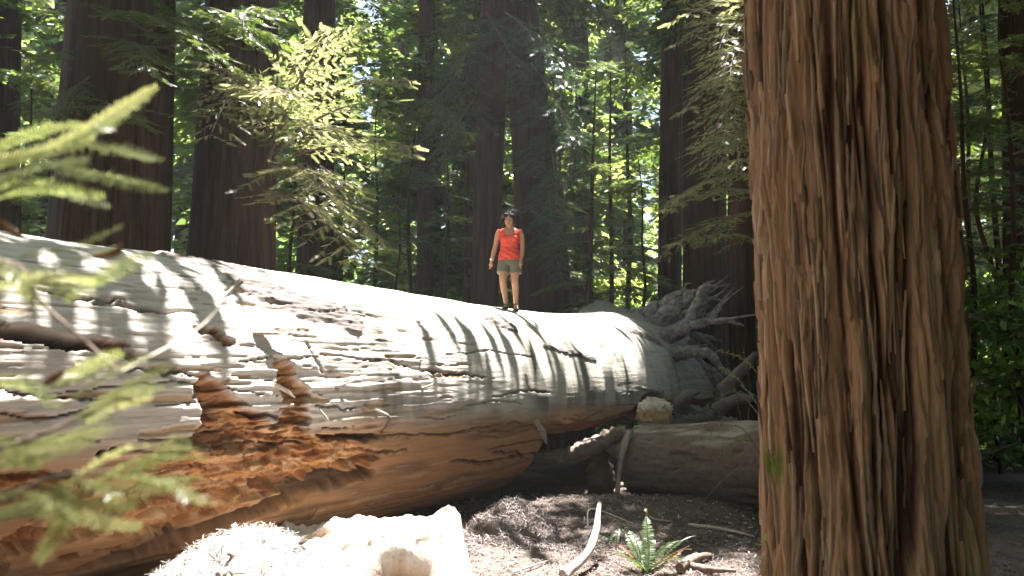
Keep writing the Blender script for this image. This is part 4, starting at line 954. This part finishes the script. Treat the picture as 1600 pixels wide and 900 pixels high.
# ------------------------------------------------------------------ the large foreground redwood
def front_tree():
    d_ = 4.8; a, ra, b, rb = trunk_px((1362, 900, 318), (1313, 0, 278), d_)
    zb = float(ground_z(a[0], a[1])); slope = (b - a) / (b[2] - a[2]); base = a + slope * (zb - a[2])
    t = thing('redwood_tree', base, 'huge redwood trunk with deeply furrowed reddish bark filling the near foreground', 'tree')
    nz_, nth = 560, 620
    z = np.linspace(-.2, 4.6, nz_)
    TH = np.linspace(0, 2 * math.pi, nth, endpoint=False); Z, TH = np.meshgrid(z, TH, indexing='ij')
    r0 = ra + (rb - ra) * (Z + zb - a[2]) / (b[2] - a[2]); r0 = r0 * (1 + .14 * np.exp(-np.clip(Z + .2, 0, 9) / .4))
    rr = .6
    # the camera side is theta = -pi/2 .. screen right is theta = 0
    def cyl(skew, fu, fz):
        A = TH + skew * Z / rr; return np.stack([np.cos(A) * rr * fu, np.sin(A) * rr * fu, Z * fz], -1)
    warp = fbm(cyl(0, 1.2, .5), 701, 3) * .35
    def plates(skew, fu, fz, seed, wd, o=2):
        """1 on a bark plate, 0 in the furrow between two"""
        A = TH + skew * Z / rr + warp * .55; n = fbm(np.stack([np.cos(A) * rr * fu, np.sin(A) * rr * fu, Z * fz + warp * .6], -1), seed, o); return sst(0, wd, np.abs(n))
    p1 = plates(.02, 6.5, .36, 702, .20); p2 = plates(.07, 5.0, .34, 703, .15); p3 = plates(-.06, 5.6, .40, 704, .15); p4 = plates(.02, 11, .9, 705, .22); p5 = plates(.05, 26, 2.2, 713, .3)
    right = sst(-.75, .2, np.cos(TH + .35))
    left_ = p1 * (.55 + .45 * p4); right_ = np.minimum(p2, .15 + .85 * p3) * (.65 + .35 * p1) * (.7 + .3 * p4)
    big = left_ * (1 - right) + right_ * right
    h = (.055 + .030 * right) * (big - .6) + .012 * (p5 - .5) + .008 * fbm(cyl(.05, 30, 2.6), 706, 3) + .04 * fbm(cyl(.0, 1.4, .25), 707, 2)
    h += .006 * np.sign(fbm(cyl(.02, 11, 1.5), 712, 3)) 
    C = mixc(np.broadcast_to(np.array([.055, .024, .016]), (*Z.shape, 3)), (.33, .19, .11), sst(.02, .60, big + .12 * fbm(cyl(.05, 12, 1), 708, 3)))
    C = mixc(C, (.42, .31, .22), sst(.1, .4, fbm(cyl(.04, 20, 1.2), 709, 3)) * sst(.4, .8, big) * .6)
    C = mixc(C, (.20, .16, .06), sst(.25, .45, fbm(cyl(0, 3, 1.2), 710, 3)) * .45)
    C = mixc(C, (.33, .10, .05), sst(.42, .5, fbm(cyl(.1, 6, .9), 711, 3)) * .7)
    mo = np.exp(-((Z + zb - at(1192, 725, d_)[2]) / .09) ** 2) * sst(-.88, -.97, np.cos(TH)); C = mixc(C, (.13, .16, .03), mo)
    r = r0 + h
    V = slope * Z[..., None] + np.stack([np.cos(TH) * r, np.sin(TH) * r, 0 * r], -1)
    link('trunk', mesh('trunk', V, grid_faces(nz_, nth, True), MBARK, None, {'Col': C.reshape(-1, 3)}), t)
    rs = np.random.default_rng(730)
    for k in range(300):      # loose fibrous strips of bark
        th0 = rs.uniform(-3.5, .35); z0 = rs.uniform(.35, 4.2); L_ = rs.uniform(.18, .9); wd = rs.uniform(.005, .016); n_ = 16; u = np.linspace(0, 1, n_)
        zz = z0 + L_ * u; tt = th0 + (rs.uniform(-.05, .07) * L_ * u + .004 * np.sin(u * 7 + k)) / rr
        ii = np.clip(((zz + .2) / 4.8 * (nz_ - 1)).astype(int), 0, nz_ - 1); jj = ((tt % (2 * math.pi)) / (2 * math.pi) * nth).astype(int) % nth
        rad = np.convolve(np.pad(r[ii, jj], 5, 'edge'), np.ones(11) / 11, 'valid') + rs.uniform(.004, .014) + .02 * rs.uniform(0, 1) * sst(.75, 1, u)
        w_ = wd * np.sin(np.clip(u * .94 + .05, 0, 1) * math.pi) ** .5 * (1 + .25 * np.sin(u * 23 + k))
        er = np.stack([np.cos(tt), np.sin(tt), 0 * tt], -1); et = np.stack([-np.sin(tt), np.cos(tt), 0 * tt], -1); c_ = slope * zz[:, None] + er * rad[:, None]
        V_ = np.stack([c_ - et * w_[:, None] - er * .012, c_ - et * (w_ * .45)[:, None] + er * .004, c_ + et * (w_ * .5)[:, None] + er * .003, c_ + et * w_[:, None] - er * .012], 1).reshape(-1, 3)
        cc = np.array([.33, .21, .135]) * rs.uniform(.28, 1.35) * (np.array([1, 1.06, 1.15]) if rs.uniform() < .4 else 1)
        link('bark_strip', mesh('bark_strip', V_, grid_faces(n_, 4), MBARK, None, {'Col': np.tile(cc, (len(V_), 1))}), t)
    Vu, Fu, _, ax = trunk_mesh(a, ra * 1.0, b, rb, zb, 34, 720, 64, 90, .0); keep = Vu[:, 0, 2] > 4.45; i0 = int(np.argmax(keep))
    Vu = Vu[i0:]; link('upper_trunk', mesh('upper_trunk', Vu, grid_faces(len(Vu), 64, True), MTRUNK), t)
    rg = np.random.default_rng(721)
    for k in range(46):
        zz = 8.5 + 22 * (k + rg.uniform()) / 46; put_bough(t, B_BIG[rg.integers(4)], base, ax(np.array([zz]))[0], rg.uniform(0, 6.28), rg.uniform(-.05, .25), rg.uniform(.8, 1.25), True, 3.6)
front_tree()

# ------------------------------------------------------------------ blurred needles close to the lens
def near_sapling():
    d0 = 1.12; rg = np.random.default_rng(801)
    o = np.array([-1.15, 1.15, 0.]); t = thing('redwood_sapling', (o[0], o[1], float(ground_z(o[0], o[1]))), 'blurred redwood sapling sprays with yellow green needles close to the lens', 'sapling'); b = np.array(t.location)
    m = MB(); m.tube([[0, 0, -.05], [.05, .02, .8], [.0, 0, 1.5], [.04, 0, 2.3]], [.022, .016, .012, .005], 8, 24); m.obj('stem', MTWIG, t)
    L = lambda l: [at(x, y, d) - b for x, y, d in l]
    for l in ([(-260, 300, 1.15), (-100, 290, 1.1), (60, 265, 1.1)], [(-260, 460, 1.15), (0, 410, 1.1), (60, 470, 1.12), (130, 530, 1.12), (186, 582, 1.1)], [(-260, 760, 1.15), (0, 700, 1.1), (120, 655, 1.1), (215, 605, 1.1)], [(-260, 860, 1.1), (-20, 790, 1.05), (80, 745, 1.05), (180, 735, 1.05)]):
        m = MB(); m.tube(L(l), [.006, .0025, .0015], 6, 20); m.obj('branch', MTWIG, t)
    m = MB(); m.tube(L([(186, 582, 1.1), (312, 512, 1.3), (377, 438, 1.35)]), [.0015, .002, .0025], 5, 10); m.obj('twig', MSTICK, t)
    sp = [[(-30, 265, 1.1), (90, 235, 1.1), (175, 195, 1.08), (248, 138, 1.06)], [(50, 240, 1.1), (150, 228, 1.08), (256, 250, 1.05)], [(90, 268, 1.1), (170, 280, 1.1), (264, 298, 1.08)], [(-30, 300, 1.08), (70, 292, 1.1), (165, 306, 1.1)], [(-20, 235, 1.15), (60, 205, 1.15), (130, 192, 1.12)], [(-30, 290, 1.05), (60, 262, 1.04), (140, 246, 1.02)], [(100, 232, 1.1), (150, 205, 1.1), (180, 190, 1.15)],
          [(-20, 450, 1.1), (80, 432, 1.1), (150, 440, 1.1)], [(20, 425, 1.12), (120, 405, 1.1), (190, 385, 1.1)], [(-30, 400, 1.0), (20, 430, 1.0), (50, 470, 1.0)], [(100, 470, 1.12), (170, 430, 1.15), (240, 400, 1.2)],
          [(60, 610, 1.1), (120, 592, 1.1), (170, 560, 1.1)], [(90, 640, 1.1), (160, 590, 1.1), (236, 556, 1.1)], [(130, 655, 1.1), (185, 625, 1.1), (240, 615, 1.08)], [(60, 690, 1.1), (125, 680, 1.1), (190, 655, 1.1)], [(-20, 600, 1.15), (40, 605, 1.15), (75, 640, 1.12)],
          [(-30, 735, 1.06), (60, 715, 1.06), (150, 690, 1.05)], [(120, 745, 1.05), (200, 700, 1.04), (312, 702, 1.02)], [(140, 738, 1.05), (230, 748, 1.04), (318, 745, 1.03)], [(170, 738, 1.05), (250, 760, 1.04), (312, 788, 1.03)], [(-20, 775, 1.05), (50, 770, 1.04), (120, 800, 1.03)], [(60, 760, 1.05), (150, 790, 1.03), (215, 790, 1.02)], [(95, 760, 1.05), (95, 820, 1.03), (55, 882, 1.0)], [(110, 780, 1.04), (150, 800, 1.03), (165, 830, 1.02)], [(-20, 820, 1.05), (30, 800, 1.04), (80, 790, 1.03)], [(200, 735, 1.05), (250, 715, 1.05), (280, 680, 1.05)], [(-30, 690, 1.1), (20, 700, 1.1), (60, 735, 1.1)]]
    sp = sp + [[(x + rg.normal() * 4 + dx_, y + dy_ + rg.normal() * 4, d + dd_) for x, y, d in l] for l in sp for dx_, dy_, dd_ in [(rg.normal() * 14, rg.normal() * 14, rg.normal() * .05)]]
    for l in sp:
        P = spline(L(l), 30); T = np.gradient(P, axis=0); T /= np.linalg.norm(T, axis=1)[:, None]
        m = MB(); m.tube(P, [.0012, .0006], 4, None, c=.4)
        nr = rg.normal(size=3) * .5 + np.array([0, -.5, .8]); V = []; F = []; C = []
        n = int(np.linalg.norm(P[-1] - P[0]) / .0046); v0 = rg.uniform(.3, .9)
        for k in range(n):
            f = k / n; q = P[int(f * 29)] * (1 - (f * 29 % 1)) + P[min(29, int(f * 29) + 1)] * (f * 29 % 1); tt = T[int(f * 29)]; sd_ = np.cross(tt, nr); sd_ /= np.linalg.norm(sd_)
            for sg in (-1, 1):
                l_ = .0175 * (math.sin(math.pi * min(1, .12 + f * .85)) ** .5) * rg.uniform(.8, 1.15); d = sd_ * sg + tt * .65 + nr * rg.normal() * .12; d /= np.linalg.norm(d); wv = tt * .0010; i = len(V)
                V += [q - wv, q + wv, q + d * l_ * .7 + wv, q + d * l_, q + d * l_ * .7 - wv]; F += [[i, i + 1, i + 2], [i, i + 2, i + 4], [i + 4, i + 2, i + 3]]; C += [float(np.clip(v0 + rg.normal() * .12, 0, 1))] * 5
        m.add(V, F, None, 0, np.array(C)); m.obj('branchlet', MLEAF_N, t, False)
    for l in ([(150, 400, 1.08), (180, 395, 1.06), (190, 380, 1.06)], [(0, 345, 1.1), (25, 365, 1.1), (40, 372, 1.1)], [(70, 600, 1.08), (85, 590, 1.08), (100, 580, 1.08)]):
        m = MB(); P = spline(L(l), 8); m.tube(P, [.004, .006, .002], 5, None, c=.5); m.obj('brown_tip', MDEAD, t)
near_sapling()

# ------------------------------------------------------------------ the person on the log
def skin_mat(name, c, rough=.5, spec=.3):
    m, t, b = newmat(name); n = mapped_noise(t, (40, 40, 40), 1, 3, .5)
    r = ramp(t, [(.3, tuple(x * .85 for x in c)), (.7, tuple(min(1, x * 1.1) for x in c))]); t.links.new(n.outputs[0], r.inputs[0]); t.links.new(r.outputs[0], b.inputs['Base Color'])
    b.inputs['Roughness'].default_value = rough; b.inputs['Specular IOR Level'].default_value = spec; return m
MSKIN = skin_mat('tan_skin', (.46, .25, .16)); MRED = skin_mat('red_cotton', (.66, .085, .055), .85, .1); MOLIVE = skin_mat('olive_cotton', (.15, .145, .105), .9, .1)
MHAIR = skin_mat('black_hair', (.014, .010, .009), .7, .12); MSHOE = skin_mat('black_rubber', (.03, .03, .033), .7); MLIP = skin_mat('lips', (.36, .12, .10)); MWHITE = skin_mat('pale_beads', (.7, .68, .64))
def loft(mb, rings, seg=24):
    a = np.linspace(0, 2 * math.pi, seg, endpoint=False); k = len(rings)
    V = np.array([[[cx + rx * math.cos(q), cy_ + ry * math.sin(q), z] for q in a] for cx, cy_, z, rx, ry in rings]).reshape(-1, 3)
    V = np.concatenate([V, [[rings[0][0], rings[0][1], rings[0][2]], [rings[-1][0], rings[-1][1], rings[-1][2]]]]); j = np.arange(seg); j2 = (j + 1) % seg; b = k * seg
    mb.add(V, np.concatenate([np.stack([j2, j, 0 * j + b], 1), np.stack([(k - 1) * seg + j, (k - 1) * seg + j2, 0 * j + b + 1], 1)]), grid_faces(k, seg, True))
def ball(mb, c, r_, M=None, seg=16):
    ph = np.linspace(.02, math.pi - .02, 12); a = np.linspace(0, 2 * math.pi, seg, endpoint=False); P, A = np.meshgrid(ph, a, indexing='ij')
    D = np.stack([np.sin(P) * np.cos(A), np.sin(P) * np.sin(A), np.cos(P)], -1) * np.asarray(r_) + np.asarray(c); V = D.reshape(-1, 3)
    n = len(V); V = np.concatenate([V, [V[:seg].mean(0)], [V[-seg:].mean(0)]]); j = np.arange(seg); j2 = (j + 1) % seg
    if M is not None: V = M(V)
    mb.add(V, np.concatenate([np.stack([j, j2, 0 * j + n], 1)[:, ::-1], np.stack([n - seg + j, n - seg + j2, 0 * j + n + 1], 1)]), grid_faces(12, seg, True))
def fused(mb, vox, smooth_it=6):
    o = mb.obj('tmp', MSKIN); md = o.modifiers.new('r', 'REMESH'); md.mode = 'VOXEL'; md.voxel_size = vox; md.use_smooth_shade = True
    if smooth_it: ms = o.modifiers.new('s', 'SMOOTH'); ms.iterations = smooth_it; ms.factor = .5
    bpy.context.view_layer.update(); dg = bpy.context.evaluated_depsgraph_get(); me = bpy.data.meshes.new_from_object(o.evaluated_get(dg)); bpy.data.objects.remove(o); return me
def mesh_arrays(me):
    V = np.empty(len(me.vertices) * 3, np.float32); me.vertices.foreach_get('co', V); Nn = np.empty(len(me.vertices) * 3, np.float32); me.vertices.foreach_get('normal', Nn)
    F = np.empty(len(me.loops), np.int32); me.loops.foreach_get('vertex_index', F); return V.reshape(-1, 3), Nn.reshape(-1, 3), F.reshape(-1, 4)
def shell(me, name, sel, off, mat, parent, fun=None):
    V, Nn, F = mesh_arrays(me); keep = sel(V); F = F[keep[F].all(1)]; used = np.unique(F); idx = -np.ones(len(V), int); idx[used] = np.arange(len(used))
    P = V[used] + Nn[used] * (off(V[used])[:, None] if callable(off) else off)
    if fun is not None: P = fun(P)
    o = link(name, mesh(name, P, idx[F], mat), parent); md = o.modifiers.new('thickness', 'SOLIDIFY'); md.thickness = .004; md.offset = -1; return o
def person():
    tq, th = log_px(792, 487)
    tq = 0.0
    for _ in range(20):
        p_ = log_surf(tq, R(77)); q_ = p_ - np.array([0, 0, EYE]); tq += (796 - (800 + FPX * q_[0] / (q_[1] * CP + q_[2] * SP))) / 100 * .5
    foot = log_surf(tq, R(77))
    # the two feet rest on the log's surface
    foot = foot + np.array([0, 0, .004])
    t = thing('person', foot, 'person in a red tank top and olive shorts standing on the giant log, looking down', 'person'); f0 = np.array(t.location); t.scale = (.91, .91, .91)
    def sole(x, y):
        best = 0
        for a_ in np.linspace(60, 110, 51):
            p = log_surf((np.array([foot[0] + x, foot[1] + y, 0]) - LA) @ LD, R(a_))
            d = ((p - LA) @ LN) - ((np.array([foot[0] + x, foot[1] + y, 0]) - LA) @ LN)
            if abs(d) < .03: best = p[2]
        return best - f0[2]
    zl, zr = sole(-.06, -.13), sole(.10, .05)
    body = MB()
    loft(body, [(0, .01, .72, .11, .08), (0, .01, .77, .15, .105), (0, .01, .84, .158, .112), (0, .005, .92, .142, .10), (0, 0, 1.0, .132, .092), (0, -.005, 1.08, .14, .10), (0, -.008, 1.15, .148, .108), (0, 0, 1.22, .155, .095), (0, .005, 1.27, .150, .075), (0, .01, 1.305, .10, .06), (0, .01, 1.33, .055, .05)])
    for sx in (-1, 1): ball(body, (sx * .065, -.075, 1.125), (.058, .045, .055))
    body.tube([[0, .015, 1.28], [0, -.005, 1.33], [0, -.035, 1.38]], [.056, .050, .050], 16, 8)
    hc = np.array([0, -.060, 1.445]); ca, sa = math.cos(R(22)), math.sin(R(22))
    def HM(V):     # head frame: tilted forward (chin down), turned a little, -y is the face
        V = np.asarray(V, float); V = np.stack([V[..., 0] * .97 + V[..., 1] * .24 + V[..., 2] * .07, V[..., 1] * .97 - V[..., 0] * .24, V[..., 2] - V[..., 0] * .07], -1); y = V[..., 1] * ca + V[..., 2] * sa * -1; z = V[..., 2] * ca + V[..., 1] * sa
        return np.stack([V[..., 0], y, z], -1) * 1.08 + hc
    ball(body, (0, .012, .025), (.074, .092, .092), HM); ball(body, (0, -.022, -.03), (.060, .066, .075), HM); ball(body, (0, -.050, -.078), (.032, .034, .028), HM)
    ball(body, (0, -.094, -.018), (.012, .016, .022), HM); ball(body, (0, -.086, .005), (.008, .010, .03), HM)
    ball(body, (0, -.082, -.052), (.024, .012, .012), HM)
    for sx in (-1, 1): ball(body, (sx * .073, .012, -.008), (.008, .018, .028), HM); ball(body, (sx * .030, -.070, .035), (.024, .014, .008), HM); ball(body, (sx * .042, -.062, -.020), (.020, .016, .018), HM)
    def hand(w_, p, curl, sgn):
        w_ = np.array(w_); p = np.array(p); d = (p - w_) / np.linalg.norm(p - w_); sd_ = np.array([.25 * sgn, -.95, 0]); sd_ -= d * (sd_ @ d); sd_ /= np.linalg.norm(sd_); nn = np.cross(d, sd_)
        body.tube([w_, w_ + d * .03, p, p + d * .015], [.024, .030, .038, .030], 12, 8, flat=1.0)
        for k, l in enumerate((.062, .072, .067, .052)):
            q = p + sd_ * (.027 - .018 * k) + d * .008; b1 = q + d * l * .5; b2 = b1 + (d * .8 + nn * curl * .6) * l * .5
            body.tube([q, b1, b2], [.0095, .0088, .0075], 8, 7)
        q = w_ + d * .035 + sd_ * .028; body.tube([q, q + sd_ * .022 + d * .022, q + sd_ * .026 + d * .05], [.012, .010, .008], 8, 7)
    arms = [[(-.150, .0, 1.265), (-.195, .01, 1.19), (-.228, .02, 1.03), (-.262, -.01, .88), (-.288, -.045, .765)], [(.150, .0, 1.265), (.190, .01, 1.19), (.205, .03, 1.03), (.200, .0, .89), (.178, -.045, .78)]]
    for l, pm, cu, sg in zip(arms, [(-.298, -.055, .70), (.172, -.06, .715)], (1, -1), (1, -1)):
        body.tube(l, [.050, .046, .037, .037, .024], 14, 24); hand(l[-1], pm, cu, sg)
    legs = [[(-.080, .01, .80), (-.092, -.02, .62), (-.106, -.09, .46), (-.090, -.08, .32), (-.056, -.075, .085 + zl)], [(.080, .01, .80), (.086, .0, .62), (.080, -.03, .46), (.094, .05, .33), (.098, .10, .115 + zr)]]
    for l, hl, toe in zip(legs, [(-.056, -.035, .03 + zl), (.098, .14, .06 + zr)], [(-.068, -.245, .02 + zl), (.108, -.07, .02 + zr)]):
        body.tube(l, [.088, .078, .056, .053, .034], 16, 30); hl = np.array(hl); toe = np.array(toe)
        body.tube([hl, hl * .6 + toe * .4 + [0, 0, .022], hl * .2 + toe * .8 + [0, 0, .005], toe], [.030, .036, .036, .022], 12, 14)
        for k in range(5): q = toe + [(-.028 + .014 * k) * 1.0, .02, .004]; body.tube([q, q + [0, -.035 + .004 * abs(k - 1), -.004]], [.010, .008], 7, 4)
    me = fused(body, .0062, 5); me.materials.clear(); me.materials.append(MSKIN); link('body', me, t)
    rxs = lambda z: np.interp(z, [.72, .84, .92, 1.0, 1.15, 1.22, 1.3], [.13, .165, .15, .14, .155, .172, .172])
    def sel_top(V):
        x, y, z = V.T; rx = rxs(z); ins = (x / (rx + .022)) ** 2 + (y / .165) ** 2 < 1
        front = z > 1.175 + .10 * np.clip(np.abs(x) / .095, 0, 2) ** 2.4; back = z > 1.26 + .05 * np.clip(np.abs(x) / .1, 0, 1) ** 2
        return ins & (z > .785) & (z < 1.305) & ~np.where(y < .0, front, back) & (np.abs(x) < .182)
    shell(me, 'tank_top', sel_top, lambda V: .010 + .014 * sst(1.02, .86, V[:, 2]) + .009 * fbm(V * [9, 9, 26] + [0, 0, 3], 91, 2) + .004 * np.sin(V[:, 2] * 70 + V[:, 0] * 45) * sst(1.15, .95, V[:, 2]), MRED, t)
    sh = MB(); loft(sh, [(0, .01, .70, .14, .11), (0, .01, .76, .172, .125), (0, .01, .82, .166, .122), (0, .008, .845, .158, .115)])
    for l, sx in zip(legs, (-1, 1)): p = np.array(l); sh.tube([p[0] + [0, 0, -.03], p[1] + [sx * .008, 0, .02], p[1] * .68 + p[2] * .32 + [sx * .012, .0, 0]], [.105, .104, .100], 20, 12)
    ms = fused(sh, .008, 4); ms.materials.clear(); ms.materials.append(MOLIVE); so_ = link('shorts', ms, t)
    # hair: cap, windblown knot and strands
    rgp = np.random.default_rng(9)
    m = MB(); ball(m, (0, .024, .036), (.087, .097, .088), HM)
    for sx in (-1, 1): ball(m, (sx * .070, .022, -.020), (.022, .048, .062), HM); ball(m, (sx * .045, -.050, .072), (.040, .035, .030), HM)
    ball(m, (0, .07, -.03), (.06, .05, .07), HM); ball(m, (.02, .055, .110), (.040, .040, .030), HM)
    mh = fused(m, .007, 3); mh.materials.clear(); mh.materials.append(MHAIR); hair = link('hair', mh, t)
    m = MB()
    for k in range(110):
        a_ = rgp.uniform(-2.6, 3.6); st = HM(np.array([math.cos(a_) * .06 * rgp.uniform(.4, 1.1), rgp.uniform(-.02, .09), .085 + .03 * rgp.uniform()])); d = np.array([rgp.normal(.02, .035), rgp.normal(0, .03), rgp.uniform(.0, .045)])
        if k % 3 == 0: st = HM(np.array([-.07, .02, rgp.uniform(-.05, .04)])); d = np.array([rgp.uniform(-.09, -.03), 0, rgp.normal(-.03, .02)])
        m.tube([st, st + d * .6 + [0, 0, .012], st + d * 1.15 + rgp.normal(size=3) * .012], [.005, .004, .001], 4, 7)
    tag(m.obj('strands', MHAIR, hair), kind='stuff')
    for sx in (-1, 1):
        m = MB(); m.tube(HM(np.array([[sx * .016, -.083, .012], [sx * .030, -.086, .007], [sx * .046, -.072, .011]])), [.003, .0048, .003], 6, 8); m.obj('eye', MHAIR, t)
        m = MB(); m.tube(HM(np.array([[sx * .014, -.088, .037], [sx * .032, -.087, .044], [sx * .050, -.070, .036]])), [.003, .004, .002], 6, 8); m.obj('eyebrow', MHAIR, t)
    m = MB(); m.tube(HM(np.array([[-.024, -.088, -.052], [-.008, -.096, -.049], [0, -.097, -.050], [.008, -.096, -.049], [.024, -.088, -.052]])), [.002, .006, .006, .006, .002], 7, 14); m.obj('lips', MLIP, t)
    for (hx, hy, z, tx, ty) in ((-.056, -.015, zl, -.07, -.285), (.098, .155, zr, .112, -.11)):
        m = MB(); a_ = np.linspace(0, 2 * math.pi, 28, endpoint=False); u = (np.cos(a_) + 1) / 2; wd = .034 + .014 * np.clip(1 - u, 0, 1)
        X = hx * u + tx * (1 - u) + np.sin(a_) * wd; Y = hy * u + ty * (1 - u); V = np.concatenate([np.stack([X, Y, 0 * X + z - .012], -1), np.stack([X, Y, 0 * X + z + .008], -1), [[(hx + tx) / 2, (hy + ty) / 2, z + .009]]]); j = np.arange(28); j2 = (j + 1) % 28
        m.add(V, np.stack([28 + j, 28 + j2, 0 * j + 56], 1), np.stack([j, j2, 28 + j2, 28 + j], 1)); sdl = m.obj('sandal', MSHOE, t, False)
        m = MB(); c0 = np.array([tx * .72 + hx * .28, ty * .72 + hy * .28, z]); m.tube([c0 + [-.045, .03, .0], c0 + [-.03, .01, .045], c0 + [0, -.03, .052], c0 + [.03, .01, .045], c0 + [.045, .03, .0]], [.008] * 3, 6, 16); m.obj('strap', MSHOE, sdl)
    for k in range(2):
        w_ = np.array(arms[0][-1]) + [.004, .006, .018 + .016 * k]; a_ = np.linspace(0, 2 * math.pi, 21); m = MB(); m.tube(np.stack([w_[0] + .031 * np.cos(a_), w_[1] + .031 * np.sin(a_), w_[2] + 0 * a_], -1), .005, 6, None, cap=False); m.obj('bracelet', MWHITE, t)
person()

# ------------------------------------------------------------------ sunlit air between the trees
def haze():
    x0, x1, y0, y1, z0, z1 = -150, 150, -30, 180, -3, 75
    V = [(x, y, z) for x in (x0, x1) for y in (y0, y1) for z in (z0, z1)]
    F = [(0, 1, 3, 2), (4, 6, 7, 5), (0, 4, 5, 1), (2, 3, 7, 6), (0, 2, 6, 4), (1, 5, 7, 3)]
    m = bpy.data.materials.new('forest_air'); m.use_nodes = True; t = m.node_tree; t.nodes.clear()
    o = t.nodes.new('ShaderNodeOutputMaterial'); v = t.nodes.new('ShaderNodeVolumePrincipled'); v.inputs['Color'].default_value = (.93, .96, 1, 1); v.inputs['Density'].default_value = .0005; v.inputs['Anisotropy'].default_value = .35
    t.links.new(v.outputs[0], o.inputs['Volume'])
    tag(link('haze', mesh('haze', V, np.array(F), m, None, None, False)), 'thin sunlit haze between the trees', 'haze', kind='stuff')
haze()
cy.volume_bounces = 0
